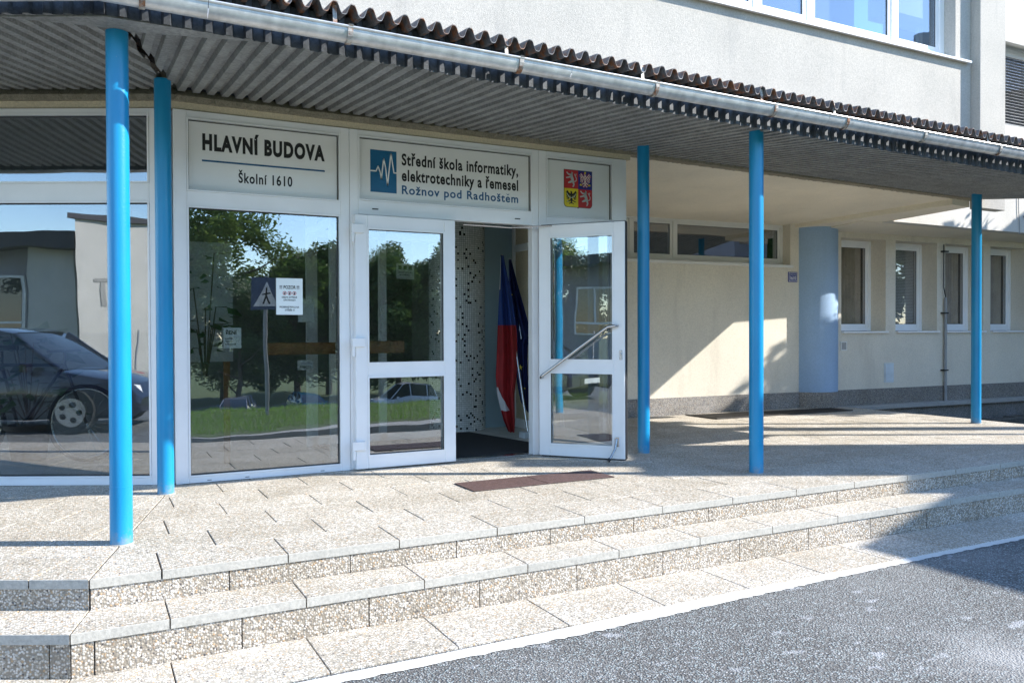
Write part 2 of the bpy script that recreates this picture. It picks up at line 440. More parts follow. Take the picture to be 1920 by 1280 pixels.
def build(mb, name, mats, parent=None, smooth=False, origin=None, bevel=0, solid=0, recalc=True):
    if not isinstance(mats, (list, tuple)): mats = [mats]
    org = root_origin(parent) if parent is not None else Vector(origin or (0, 0, 0))
    me = bpy.data.meshes.new(name)
    me.from_pydata([tuple(Vector(v) - org) for v in mb.v], [], mb.q)
    for m in mats: me.materials.append(MAT[m] if isinstance(m, str) else m)
    me.polygons.foreach_set('material_index', mb.mi)
    if recalc:
        bm = bmesh.new(); bm.from_mesh(me); bmesh.ops.recalc_face_normals(bm, faces=bm.faces)
        if bevel:
            bmesh.ops.bevel(bm, geom=[e for e in bm.edges if e.calc_face_angle(0) > 0.6], offset=bevel, segments=1, affect='EDGES', clamp_overlap=True)
        bm.to_mesh(me); bm.free()
    if smooth:
        me.polygons.foreach_set('use_smooth', [True] * len(me.polygons))
        me.set_sharp_from_angle(angle=rad(35))
    me.update()
    o = link(name, me, parent, org)
    if parent is None: ORG[o.name] = org
    return o
def empty(name, loc, label=None, cat=None, group=None):
    o = bpy.data.objects.new(name, None); COL.objects.link(o); o.location = loc
    o.empty_display_size = 0.1
    ORG[o.name] = Vector(loc)
    if label: tag(o, label, cat, group)
    return o
def tag(o, label, cat, group=None):
    o['label'] = label; o['category'] = cat
    if group: o['group'] = group
    return o
def struct(o): o['kind'] = 'structure'; return o
def stuff(o): o['kind'] = 'stuff'; return o
def copy_tree(o, parent=None):
    c = o.copy(); COL.objects.link(c)
    if parent is not None: c.parent = parent
    for ch in list(o.children): copy_tree(ch, c)
    return c

# ================================================================== GROUND
STEP1, STEP2, GZ = -0.137, -0.322, -0.332
def ground_z(x, y):
    q = min(1, max(0, (-2.8 - y) / 22)); q = q * q * (3 - 2 * q)
    p = min(1, max(0, (x + 9) / 8)); p = p * p * (3 - 2 * p)
    return -0.62 - 3.6 * q * p
ax_ = [-600, -200, -80, -40, -20, -14, -10, -8, -6, -4, -2, 0, 4, 8, 14, 20, 30, 45, 70, 120, 250, 600]
ay_ = [-600, -250, -120, -70, -45, -32] + [-26 + i * 1.5 for i in range(17)] + [0, 10, 30, 100, 600]
g = MB(); g.grid([[(x, y, ground_z(x, y)) for x in ax_] for y in ay_])
struct(build(g, 'ground', 'turf', recalc=False, smooth=True))
g = MB(); g.prism([(-2, -36), (70, -36), (70, -50), (-2, -50)], -4.25, -4.20); struct(build(g, 'parking_lot', 'asphalt'))
# asphalt forecourt: one sheet, its near and left sides run far beyond the camera
g = MB(); g.prism([(-14, 9.5), (-60, 20), (-60, -2.6), (60, -2.6), (60, 3.395), (14, 3.395), (8, 3.395), (0.2, 3.395)], GZ - 0.25, GZ)
struct(build(g, 'road', 'asphalt'))
# white strip between slabs and asphalt
def strip(f, n, L, s0):
    m = MB(f); a = []; b = []
    rnd = random.Random(3)
    for i in range(n + 1):
        x = s0 + (L - s0) * i / n
        x0 = max(x, bis(3.42)) if i == 0 else x
        yi = 3.335 + 0.018 * (x - 1) + 0.006 * math.sin(x * 2.7) if f is MAIN else 3.34
        yo = yi - 0.088 + 0.014 * math.sin(x * 1.9) + rnd.uniform(-0.008, 0.008)
        a.append((x, yo, GZ + 0.004)); b.append((x, yi, GZ + 0.009))
    m.grid([a, b]); return m
ln = build(strip(MAIN, 420, 13.0, bis(3.38)), 'edge_strip', 'line_paint', recalc=False)
struct(ln)
ln2 = build(strip(LEFT, 60, 3.0, bis(3.38)), 'edge_strip', 'line_paint', recalc=False); struct(ln2)

# --- slabs: shared chamfered boxes
slab_cache = {}
def chamfer_poly(poly, z0, z1, ch=0.002, lip=False):
    n = len(poly); cx = sum(p[0] for p in poly) / n; cy = sum(p[1] for p in poly) / n
    inner = []
    for i in range(n):
        x, y = poly[i]
        px, py = poly[i - 1]; nx, ny = poly[(i + 1) % n]
        e1 = Vector((x - px, y - py)).normalized(); e2 = Vector((nx - x, ny - y)).normalized()
        n1 = Vector((-e1.y, e1.x)); n2 = Vector((-e2.y, e2.x))
        if n1.dot(Vector((cx - x, cy - y))) < 0: n1 = -n1
        if n2.dot(Vector((cx - x, cy - y))) < 0: n2 = -n2
        bb = (n1 + n2); bb = bb / max(0.2, 1 + n1.dot(n2))
        inner.append((x + bb.x * ch, y + bb.y * ch))
    vs = [(x, y, z0) for x, y in poly] + [(x, y, z1 - ch) for x, y in poly] + [(x, y, z1) for x, y in inner]
    fs = [(i, (i + 1) % n, n + (i + 1) % n, n + i) for i in range(n)] + [(n + i, n + (i + 1) % n, 2 * n + (i + 1) % n, 2 * n + i) for i in range(n)]
    fs += [tuple(range(2 * n, 3 * n)), tuple(range(n))[::-1]]
    return vs, fs
def clip_left(x0, x1, y0, y1, gap):
    """slab footprint clipped by the bend between the two wings"""
    b0, b1 = bis(y0) + gap, bis(y1) + gap
    if x1 <= max(min(b0, b1), -99) + 0.02: return None
    if x0 >= max(b0, b1): return [(x0, y0), (x1, y0), (x1, y1), (x0, y1)]
    pts = [(max(x0, b0), y0), (x1, y0)]
    if x1 < b1: yc = y0 + (x1 - b0) / (b1 - b0) * (y1 - y0); pts += [(x1, yc)]
    else: pts += [(x1, y1), (max(x0, b1), y1)]
    return pts
rs = random.Random(5)
def slab(f, parent, name, x0, x1, y0, y1, z0, z1, mat, lip=False, gap=0.006, dz=0.0):
    poly = clip_left(x0, x1, y0, y1, gap / 2)
    if not poly or len(poly) < 3: return
    m = MB(f); vs, fs = chamfer_poly(poly, z0, z1 + rs.uniform(-dz, dz))
    m.add(vs, fs)
    if lip:
        # front faces (the outer edge) carry the smooth concrete lip
        n = len(poly); m.mi[0] = 1; m.mi[n] = 1
    build(m, name, [mat, 'lip'] if lip else mat, parent)

platform = struct(empty('platform', (0, Y0, 0)))
EDGE_X = 9.72
m = MB(); m.prism([(0.07, 4.301), (12.5, 4.301), (12.5, 5.6), (EDGE_X - 0.03, 5.6), (EDGE_X - 0.14, 8.6), (4.55, 8.72), (4.55, 6.45), (0.6, 6.45)], -0.6, -0.012)
m.prism([LEFT(0.05, 4.301, 0)[:2], LEFT(4.2, 4.301, 0)[:2], LEFT(4.2, 6.45, 0)[:2], (0.6, 6.45), (0.07, 4.301)], -0.6, -0.0045)
build(m, 'bedding', 'joint', platform)
W, RD = 0.585, 0.365
rows = 12
for r in range(rows):
    ya, yb = Y0 + r * RD, Y0 + (r + 1) * RD
    if ya > 8.15: yb = 8.46
    off = [0.30, 0.585, 0.39, 0.17, 0.48, 0.25, 0.5, 0.12, 0.4, 0.2, 0.5, 0.3][r]
    if r == 0: off = 0.30
    k = -1
    while True:
        x0 = off + W * k * 0.9915 ; x1 = off + W * (k + 1) * 0.9915
        k += 1
        lim = 12.4 if yb < 5.65 else EDGE_X
        if x0 >= lim - 0.1: break
        x1 = min(x1, lim)
        if ya > 6.4 and x1 < 4.6: continue
        if ya > 6.4: x0 = max(x0, 4.57)
        if 6.2 < ya < 6.4 and x0 < 4.5: yb2 = 6.36
        else: yb2 = yb
        slab(MAIN, platform, 'paving_slab', x0 + 0.002 + rs.uniform(0, 0.0025), x1 - 0.002 - rs.uniform(0, 0.0025), ya + (0 if r == 0 else 0.0015), yb2 - 0.0015, -0.042, 0, 'pebble_top', lip=(r == 0), gap=0.008, dz=0.0 if r == 0 else 0.0012)
for r in range(6):
    ya, yb = Y0 + r * RD, Y0 + (r + 1) * RD
    if r == 5: yb = 6.36
    off = [0.27, 0.55, 0.4, 0.2, 0.5, 0.3][r]
    for k in range(-1, 6):
        x0 = off + W * k; x1 = x0 + W
        slab(LEFT, platform, 'paving_slab', x0 + 0.003, x1 - 0.003, ya + (0 if r == 0 else 0.0015), yb - 0.0015, -0.042, 0, 'pebble_top', lip=(r == 0), gap=0.008, dz=0.0 if r == 0 else 0.0012)
# side edge of the platform towards the lower ground
steps = struct(empty('steps', (0, 3.85, STEP1)))
def course(f, L):
    # second tread, riser slabs, lowest course
    for k in range(-1, int(L / 0.59) + 1):
        x0 = 0.31 + 0.588 * k
        slab(f, steps, 'step_slab', x0 + 0.003, x0 + 0.588 - 0.003, 3.805, 4.100, STEP1 - 0.042, STEP1, 'pebble_top', lip=True)
        x0 = 0.31 + 0.585 * k
        slab(f, steps, 'lower_slab', x0 + 0.003, x0 + 0.585 - 0.003, 3.375, 3.808, STEP2 - 0.06, STEP2, 'pebble_top')
        x0 = 0.60 + 0.596 * k
        slab(f, steps, 'riser_slab', x0 + 0.003, x0 + 0.596 - 0.003, 4.108, 4.150, STEP1 - 0.03, -0.043, 'pebble_riser')
        x0 = 0.018 + 0.592 * k
        slab(f, steps, 'riser_slab', x0 + 0.003, x0 + 0.592 - 0.003, 3.813, 3.850, STEP2 - 0.03, STEP1 - 0.043, 'pebble_riser')
course(MAIN, 12.0); course(LEFT, 3.2)
m = MB()
for f, e_ in ((MAIN, 0), (LEFT, 0.0006)):
    m.f = f; L_ = 12.5 if f is MAIN else 4.2
    m.prism([(bis(4.12) , 4.118), (L_, 4.118), (L_, 4.3), (bis(4.3), 4.3)], -0.6, -0.05 - e_)
    m.prism([(bis(3.83), 3.828), (L_, 3.828), (L_, 4.117), (bis(4.117), 4.117)], -0.6, STEP1 - 0.045 - e_)
    m.prism([(bis(3.40), 3.40), (L_, 3.40), (L_, 3.827), (bis(3.827), 3.827)], -0.6, STEP2 - 0.03 - e_)
build(m, 'footing', 'joint', steps)

# lower ground beyond the platform on the right
m = MB(); m.prism([(EDGE_X - 0.2, 5.4), (19, 5.4), (19, 9.0), (EDGE_X - 0.3, 9.0)], -0.61, -0.50)
struct(build(m, 'lower_ground', 'soil'))

# ================================================================== BUILDING
bld = empty('school_building', (0, 6.45, 0), 'cream and grey rendered school building with long upper windows above the entrance canopy', 'building')
FY = 6.40
# --- generic window: frame members round a rectangle, mullions, panes (u,d,z in frame f)
def bars(m, u0, u1, z0, z1, d0, d1, w):
    wl, wr, wb, wt = w if isinstance(w, (tuple, list)) else (w,) * 4
    m.box(u0, u0 + wl, d0, d1, z0, z1); m.box(u1 - wr, u1, d0, d1, z0, z1)
    m.box(u0 + wl, u1 - wr, d0, d1, z0, z0 + wb); m.box(u0 + wl, u1 - wr, d0, d1, z1 - wt, z1)
def window(f, u0, u1, z0, z1, d, mulls=(), fw=0.07, fd=0.07, sash=0.045, mat='white_frame', gl='glass', parent=None, name='window', label=None):
    m = MB(f)
    bars(m, u0, u1, z0, z1, d, d + fd, fw)
    xs = [u0 + fw] + list(mulls) + [u1 - fw]
    for x in mulls: m.box(x - fw * 0.45, x + fw * 0.45, d, d + fd, z0 + fw, z1 - fw)
    cells = []
    for i in range(len(xs) - 1):
        a = xs[i] + (0 if i == 0 else fw * 0.45); b = xs[i + 1] - (0 if i == len(xs) - 2 else fw * 0.45)
        if sash: bars(m, a, b, z0 + fw, z1 - fw, d + 0.012, d + fd - 0.004, sash)
        cells.append((a + sash, b - sash))
    fo = build(m, name, mat, parent or bld, bevel=0.003)
    if label: fo['label'] = label
    for a, b in cells:
        p = MB(f); p.box(a - 0.004, b + 0.004, d + 0.030, d + 0.036, z0 + fw + sash - 0.004, z1 - fw - sash + 0.004)
        build(p, 'pane', gl, fo)
        k = MB(f); bars(k, a, b, z0 + fw + sash, z1 - fw - sash, d + 0.024, d + 0.029, 0.005)
        build(k, 'gasket', 'gasket', fo)
    return fo

# --- bands over the glazed front, both wings
for f, L in ((MAIN, 4.6), (LEFT, 4.0)):
    m = MB(f); m.prism([(bis(6.375), 6.375), (L, 6.375), (L, 6.6), (bis(6.6), 6.6)], 2.725, 2.775)
    build(m, 'cream_band', 'cream_smooth', bld)
    L2 = 10.0 if f is MAIN else 4.0
    # sprayed plaster strip with a ragged upper edge
    rn = random.Random(9); n = int(L2 / 0.03); a = []; b = []; c = []
    x00 = bis(6.35)
    for i in range(n + 1):
        x = x00 + (L2 - x00) * i / n
        drop = 0.0125 * max(0, x - 1.2)
        zb = 2.776 if x < 4.62 else 2.776 - 0.010 * (x - 4.62)
        a.append((x, 6.352 + rn.uniform(-0.004, 0.004), zb + rn.uniform(-0.004, 0.003)))
        b.append((x, 6.348 + rn.uniform(-0.006, 0.006), zb + 0.04)); c.append((x, 6.40, zb + 0.095 + rn.uniform(-0.006, 0.006)))
    under = [(p[0], 6.46, p[2]) for p in a]
    m = MB(f); m.grid([under, a, b, c]); build(m, 'plaster_strip', 'rough_plaster', bld, smooth=False)

# --- upper bay wall above the canopy
SZ = 4.48
m = MB(); m.box(bis(6.45), 9.87, 6.45, 6.75, 2.80, SZ - 0.02)
m.box(bis(6.45), 9.87, 6.45, 6.75, 6.6, 7.6)
m.box(0.57, 3.0, 6.45, 6.75, SZ - 0.02, 6.6)
build(m, 'upper_wall', 'grey_wall', bld)
m = MB(LEFT); m.box(bis(6.45), 5.0, 6.45, 6.75, 2.80, 7.6); build(m, 'upper_wall', 'grey_wall', bld)
m = MB(); m.box(9.57, 9.869, 6.452, 6.9, SZ - 0.02, 6.6); build(m, 'window_jamb', 'grey_wall', bld)
# deep interior side wall of the bay
m = MB(); m.box(9.88, 10.40, 6.335, 6.47, 2.62, 7.6); build(m, 'projecting_pier', 'grey_wall', bld, bevel=0.006)
window(MAIN, 3.0, 9.57, SZ, 6.6, 6.60, mulls=(4.2, 5.3, 6.42, 7.22, 8.63), fw=0.09, fd=0.09, sash=0.055, gl='glass_blue', label='long upper window row above the canopy')
m = MB(); m.add([(2.95, 6.385, SZ - 0.035), (9.80, 6.385, SZ - 0.035), (9.80, 6.62, SZ + 0.012), (2.95, 6.62, SZ + 0.012),
                 (2.95, 6.385, SZ - 0.060), (9.80, 6.385, SZ - 0.060), (9.80, 6.62, SZ - 0.015), (2.95, 6.62, SZ - 0.015)],
                [(0, 1, 2, 3), (4, 7, 6, 5), (0, 4, 5, 1), (1, 5, 6, 2), (2, 6, 7, 3), (3, 7, 4, 0)])
build(m, 'window_sill', 'white_frame', bld)
m = MB(); m.box(3.0, 9.5, 7.9, 8.0, 4.3, 6.7); build(m, 'room_back_wall', 'interior', bld)

# --- sloping painted ceiling under the overhang, to the beam
def quadslab(pts, th):
    m = MB(); vs = [p for p in pts] + [(p[0], p[1], p[2] + th) for p in pts]
    m.add(vs, [(0, 1, 2, 3), (7, 6, 5, 4), (0, 4, 5, 1), (1, 5, 6, 2), (2, 6, 7, 3), (3, 7, 4, 0)]); return m
build(quadslab([(4.50, 6.455, 2.775), (9.56, 6.455, 2.725), (8.90, 8.75, 2.60), (4.50, 8.75, 2.60)], 0.10), 'overhang_ceiling', 'soffit_paint', bld)
build(quadslab([(9.52, 6.456, 2.655), (9.86, 6.456, 2.645), (9.77, 8.6, 2.56), (8.88, 8.76, 2.555)], 0.13), 'ceiling_beam', 'soffit_paint', bld)
build(quadslab([(9.4, 7.661, 2.595), (17, 7.661, 2.595), (17, 9.2, 2.50), (9.4, 9.2, 2.50)], 0.12), 'overhang_ceiling', 'soffit_paint', bld)
m = MB(); m.box(9.78, 17, 7.50, 7.66, 2.59, 4.2); m.box(9.78, 17, 7.50, 7.9, 5.45, 7.4)
build(m, 'side_wing_wall', 'white_wall', bld)

# --- recessed rear wall (rendered), plinth, openings
def wallpiece(m, u0, u1, z0, z1, th=0.34): m.box(u0, u1, 0, th, z0, z1)
m = MB(RW); wallpiece(m, 4.3, 9.1, 0.225, 2.03); wallpiece(m, 8.875, 9.1, 2.03, 2.66); wallpiece(m, 4.3, 5.0, 2.03, 2.66)
build(m, 'rear_wall', 'cream', bld)
m = MB(RW)
WIN = [(9.85, 10.76), (10.97, 11.885), (12.07, 12.98), (13.15, 14.06), (14.25, 15.1)]
wallpiece(m, 9.75, 17, 0.2251, 1.075)
xs = [9.75] + [v for ab in WIN for v in ab] + [17]
for i in range(0, len(xs), 2): wallpiece(m, xs[i], xs[i + 1], 1.075, 2.60)
for a, b in WIN: m.box(a, b, 0.0, 0.34, 2.47, 2.60)
build(m, 'side_wall', 'cream', bld)
m = MB(RW); m.box(4.3, 9.1, -0.012, 0.3, -0.3, 0.2245); build(m, 'plinth', 'plinth', bld)
m = MB(RW); m.box(9.75, 17, -0.012, 0.3, -0.3, 0.2246); build(m, 'plinth', 'plinth', bld)
# foundation ledge
m = MB(RW); m.box(9.55, 15.2, -0.16, -0.013, -0.075, -0.01); build(m, 'wall_ledge', 'kerb', bld, bevel=0.006)
m = MB(RW); m.box(9.6, 17, -0.05, 0.2, -0.6, -0.08); build(m, 'foundation_wall', 'plinth', bld)
# blue round column
m = MB(); m.tube((9.40, 8.60, 0.224), (9.40, 8.60, 2.585), 0.395, n=56); build(m, 'blue_column', 'blue_col', bld, smooth=True)
m = MB(); m.tube((9.40, 8.60, -0.1), (9.40, 8.60, 0.2235), 0.402, n=56); build(m, 'column_plinth', 'plinth', bld, smooth=True)
# band window
window(RW, 5.0, 8.875, 2.045, 2.62, 0.14, mulls=(5.55, 6.30, 6.99), fw=0.045, fd=0.07, sash=0.04, mat='white_wall_frame', label='low horizontal window band in the recessed cream wall')
m = MB(RW); m.box(4.6, 8.90, -0.035, 0.15, 1.992, 2.030); build(m, 'window_sill', 'white_wall_frame', bld, bevel=0.003)
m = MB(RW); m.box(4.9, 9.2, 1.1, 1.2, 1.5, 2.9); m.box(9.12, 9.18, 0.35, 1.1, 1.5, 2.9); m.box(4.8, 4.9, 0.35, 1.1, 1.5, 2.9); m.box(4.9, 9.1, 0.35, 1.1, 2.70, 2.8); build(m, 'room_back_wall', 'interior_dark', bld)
for i, (a, b) in enumerate(WIN):
    fo = window(RW, a, b, 1.095, 2.47, 0.26, fw=0.05, fd=0.07, sash=0.055, mat='white_frame', gl='glass_side')
    s = MB(RW); s.box(a + 0.01, b + 0.03, -0.04, 0.26, 1.062, 1.09); build(s, 'window_sill', 'white_frame', bld, bevel=0.003)
    if True:
        bl = MB(RW); zb = 1.22; z = zb
        if i == 1:
            while z < 2.36: bl.box(a + 0.1, b - 0.1, 0.325, 0.345, z, z + 0.004); bl.box(a + 0.1, b - 0.1, 0.335, 0.345, z + 0.004, z + 0.019); z += 0.024
            stuff(build(bl, 'window_blind', 'blind', fo))
        else:
            pts = []
            for q in range(90):
                x = a + 0.08 + (b - a - 0.16) * q / 89
                pts.append((x, 0.37 + 0.016 * math.sin(q * 0.8)))
            bl.grid([[(x, y, 1.15) for x, y in pts], [(x, y, 2.42) for x, y in pts]])
            build(bl, 'curtain', 'curtain', fo)
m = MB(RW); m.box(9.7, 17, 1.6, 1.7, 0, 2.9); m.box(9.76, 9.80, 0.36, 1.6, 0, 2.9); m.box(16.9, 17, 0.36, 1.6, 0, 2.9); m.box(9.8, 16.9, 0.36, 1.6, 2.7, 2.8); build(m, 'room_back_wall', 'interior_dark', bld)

# upper window with blind to the right of the pier (in the side wing)
fo = window(MAIN, 10.6, 16.5, 4.2, 5.45, 7.70, mulls=(13.5,), fw=0.06, fd=0.06, sash=0.05, mat='white_wall_frame', gl='glass_dark')
m = MB(); z = 4.25
while z < 5.42: m.add([(10.5, 7.60, z), (16.6, 7.60, z), (16.6, 7.635, z + 0.020), (10.5, 7.635, z + 0.020)], [(0, 1, 2, 3)]); z += 0.046
stuff(build(m, 'window_blind', 'blind', fo, solid=0))
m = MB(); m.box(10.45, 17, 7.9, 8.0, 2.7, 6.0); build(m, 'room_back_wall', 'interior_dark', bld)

# ================================================================== GLAZED ENTRANCE FRONT (part of the building)
def member(f, name, boxes, mat='white_frame', parent=None, bev=0.003):
    m = MB(f)
    for b in boxes: m.box(*b)
    return build(m, name, mat, parent or bld, bevel=bev)
d0, d1 = 6.365, 6.445
# outer skeleton of the right-hand wing
fr = member(MAIN, 'entrance_frame', [
    (0.565, 0.655, d0, d1, 0.0, 2.72), (0.655, 1.79, d0, d1, 2.668, 2.72), (0.655, 1.79, d0, d1, 2.027, 2.134), (0.655, 1.79, d0, d1, 0.0, 0.047),
    (1.79, 1.862, d0, d1, 0, 2.72), (1.865, 1.935, d0, d1, 0, 2.72),
    (1.935, 3.525, d0, d1, 2.675, 2.72), (1.935, 3.525, d0, d1, 2.045, 2.157), (3.525, 3.588, d0, d1, 0, 2.72), (3.591, 3.67, d0, d1, 0, 2.72),
    (3.67, 4.39, d0, d1, 2.672, 2.72), (3.67, 4.39, d0, d1, 2.03, 2.131), (3.67, 4.39, d0, d1, 0, 0.06), (4.39, 4.545, d0, d1, 0, 2.72)])
# left wing skeleton (s from the bend)
SB = bis(6.4)
m = MB(LEFT)
for b in [(SB + 0.01, SB + 0.15, d0, d1, 0, 2.72), (SB + 0.15, SB + 2.6, d0, d1, 2.68, 2.72), (SB + 0.15, SB + 2.6, d0, d1, 2.052, 2.182), (SB + 0.15, SB + 2.6, d0, d1, 0, 0.056),
          (SB + 2.6, SB + 2.72, d0, d1, 0, 2.72)]: m.box(*b)
fl = build(m, 'left_wing_frame', 'white_frame', bld, bevel=0.003)
# infill panes and gaskets
def infill(f, parent, u0, u1, z0, z1, y=6.398, mat='glass', th=0.006, name='pane', bead=0.012):
    p = MB(f); p.box(u0 - 0.005, u1 + 0.005, y, y + th, z0 - 0.005, z1 + 0.005); o = build(p, name, mat, parent)
    k = MB(f); bars(k, u0, u1, z0, z1, y - 0.006, y - 0.001, 0.006); build(k, 'gasket', 'gasket', parent)
    b = MB(f); bars(b, u0 - bead, u1 + bead, z0 - bead, z1 + bead, d0 - 0.006, d0 - 0.0005, bead); build(b, 'glazing_bead', 'white_frame', parent)
    return o
infill(MAIN, fr, 0.667, 1.778, 0.059, 2.015)
infill(MAIN, fr, 3.682, 4.378, 0.072, 2.018)
infill(LEFT, fl, SB + 0.162, SB + 2.588, 0.068, 2.040)
infill(LEFT, fl, SB + 0.162, SB + 2.588, 2.194, 2.668)
sp1 = infill(MAIN, fr, 0.667, 1.778, 2.146, 2.656, mat='panel', th=0.02, name='sign_panel')
sp2 = infill(MAIN, fr, 1.947, 3.513, 2.169, 2.663, mat='panel', th=0.02, name='sign_panel')
sp3 = infill(MAIN, fr, 3.682, 4.378, 2.143, 2.660, mat='panel', th=0.02, name='sign_panel')
# drain slots
for x in (0.78, 1.05, 1.62):
    m = MB(); m.box(x, x + 0.03, d0 - 0.002, d0 - 0.0002, 0.014, 0.018); build(m, 'drain_slot', 'gasket', fr)
for x in (2.05, 3.35):
    m = MB(); m.box(x, x + 0.05, d0 - 0.008, d0 - 0.0002, 2.09, 2.098); build(m, 'drain_slot', 'gasket', fr)

# --- lettering
def textmesh(body, width, cap, bold=0.0, spacing=1.0, weight_h=0.0):
    def mk(s):
        c = bpy.data.curves.new('t', 'FONT'); c.body = s; c.size = 1.0; c.offset = bold; c.space_character = spacing; c.resolution_u = 4
        o = bpy.data.objects.new('t', c); COL.objects.link(o)
        dg = bpy.context.evaluated_depsgraph_get(); me = bpy.data.meshes.new_from_object(o.evaluated_get(dg))
        v = [tuple(q.co) for q in me.vertices]; f = [tuple(p.vertices) for p in me.polygons]
        bpy.data.objects.remove(o); bpy.data.curves.remove(c); bpy.data.meshes.remove(me)
        return v, f
    hv, _ = mk('H'); hh = max(p[1] for p in hv) - min(p[1] for p in hv); hb = min(p[1] for p in hv)
    v, f = mk(body)
    x0 = min(p[0] for p in v); x1 = max(p[0] for p in v)
    sx = width / (x1 - x0); sy = cap / hh
    return [((p[0] - x0) * sx, (p[1] - hb) * sy) for p in v], f
def lettering(body, x, z, width, cap, y, mat, parent, bold=0.02, spacing=1.0, f=MAIN, name='lettering', center=False):
    v, fs = textmesh(body.replace('ě', 'e'), width, cap, bold, spacing)
    fs = list(fs)
    if 'ě' in body:
        # the built-in font has no e-caron: add the hook over the e
        i_ = body.index('ě'); hv_, _ = textmesh(body[:i_].replace('ě', 'e') + 'e', 1.0, cap, bold, spacing)
        def rawx(t_):
            c = bpy.data.curves.new('t', 'FONT'); c.body = t_; c.offset = bold; c.space_character = spacing
            o = bpy.data.objects.new('t', c); COL.objects.link(o); bpy.context.view_layer.update()
            xs_ = [p[0] for p in o.bound_box]; bpy.data.objects.remove(o); bpy.data.curves.remove(c); return min(xs_), max(xs_)
        a0, a1 = rawx(body.replace('ě', 'e')); b0, b1 = rawx(body[:i_] + 'e'); q0, q1 = rawx('e')
        k_ = width / (a1 - a0); xc = (b1 - a0) * k_ - (q1 - q0) * k_ / 2; hw_ = cap * 0.21; n_ = len(v); zc = cap * 0.84; tk = cap * 0.10
        v += [(xc - hw_, zc + cap * .2), (xc - hw_, zc + cap * .2 - tk * .2), (xc, zc), (xc + hw_, zc + cap * .2 - tk * .2), (xc + hw_, zc + cap * .2), (xc + hw_ * .6, zc + cap * .2), (xc, zc + tk * 1.1), (xc - hw_ * .6, zc + cap * .2)]
        fs += [(n_, n_ + 1, n_ + 2, n_ + 6, n_ + 7), (n_ + 2, n_ + 3, n_ + 4, n_ + 5, n_ + 6)]
    if center: x = x - width / 2
    m = MB(f); m.add([(x + a, y, z + b) for a, b in v], fs)
    return build(m, name, mat, parent, recalc=False)
PY = 6.3965
lettering('HLAVNÍ BUDOVA', 0.768, 2.445, 0.908, 0.124, PY, 'ink', fr, 0.055, 1.2)
m = MB(); m.add([(0.764, PY, 2.363), (1.676, PY, 2.363), (1.676, PY, 2.376), (0.764, PY, 2.376)], [(0, 1, 2, 3)]); build(m, 'rule_line', 'ink_blue', fr)
lettering('Školní 1610', 1.022, 2.226, 0.400, 0.077, PY, 'ink', fr, 0.026, 1.16)
lettering('Střední škola informatiky,', 2.315, 2.475, 1.086, 0.096, PY, 'ink', fr, 0.030, 1.12)
lettering('elektrotechniky a řemesel', 2.315, 2.345, 1.086, 0.096, PY, 'ink', fr, 0.030, 1.12)
lettering('Rožnov pod Radhoštěm', 2.315, 2.238, 1.086, 0.072, PY, 'ink_blue', fr, 0.022, 1.14)
# logo with pulse line
m = MB(); m.add([(2.047, PY, 2.238), (2.27, PY, 2.238), (2.27, PY, 2.58), (2.047, PY, 2.58)], [(0, 1, 2, 3)]); build(m, 'logo_panel', 'logo_blue', fr)
pl = [(2.047, 2.408), (2.095, 2.408), (2.112, 2.448), (2.130, 2.400), (2.139, 2.345), (2.160, 2.515), (2.176, 2.44), (2.192, 2.300), (2.222, 2.562), (2.247, 2.405), (2.27, 2.405)]
m = MB()
for (xa, za), (xb, zb) in zip(pl, pl[1:]):
    dx, dz = xb - xa, zb - za; L = math.hypot(dx, dz); nx, nz = -dz / L * 0.0052, dx / L * 0.0052; ex, ez = dx / L * 0.003, dz / L * 0.003
    m.add([(xa + nx - ex, PY - 0.0012, za + nz - ez), (xa - nx - ex, PY - 0.0012, za - nz - ez), (xb - nx + ex, PY - 0.0012, zb - nz + ez), (xb + nx + ex, PY - 0.0012, zb + nz + ez)], [(0, 1, 2, 3)])
    PY_ = PY
build(m, 'pulse_line', 'white_print', fr)

# --- coat of arms (flat print): quartered shield
SX0, SX1, SZ0, SZ1 = 3.877, 4.176, 2.243, 2.579
cx, cz = (SX0 + SX1) / 2, (SZ0 + SZ1) / 2
def flat(parent, name, polys, mat, y):
    m = MB()
    for p in polys: m.add([(x, y, z) for x, z in p], [tuple(range(len(p)))])
    return build(m, name, mat, parent, recalc=False)
rr = 0.035
def rc(x, z, sgn): return [(x + sgn * (rr - rr * math.cos(t)), z + rr - rr * math.sin(t)) for t in [math.pi / 2 * i / 5 for i in range(6)]]
o_ = 0.004
out = [(SX0 - o_, SZ1 + o_), (SX0 - o_, SZ0 + rr)] + [(x - o_, z - o_) for x, z in rc(SX0, SZ0, 1)] + [(cx - 0.01, SZ0 - o_), (cx, SZ0 - 0.012), (cx + 0.01, SZ0 - o_)] + [(x + o_, z - o_) for x, z in rc(SX1, SZ0, -1)[::-1]] + [(SX1 + o_, SZ0 + rr), (SX1 + o_, SZ1 + o_)]
flat(fr, 'shield_edge', [out], 'ink', PY)
e = 0.0012
ql = [(SX0, cz), (SX0, SZ0 + rr)] + rc(SX0, SZ0, 1) + [(cx, SZ0), (cx, cz)]
qr = [(SX1, cz), (cx, cz), (cx, SZ0)] + rc(SX1, SZ0, -1)[::-1] + [(SX1, SZ0 + rr)]
flat(fr, 'shield_red_quarter', [[(SX0, cz), (cx, cz), (cx, SZ1), (SX0, SZ1)], qr], 'red_print', PY - e)
flat(fr, 'shield_blue_quarter', [[(cx, cz), (SX1, cz), (SX1, SZ1), (cx, SZ1)]], 'navy_print', PY - e)
flat(fr, 'shield_yellow_quarter', [ql], 'yellow_print', PY - e)
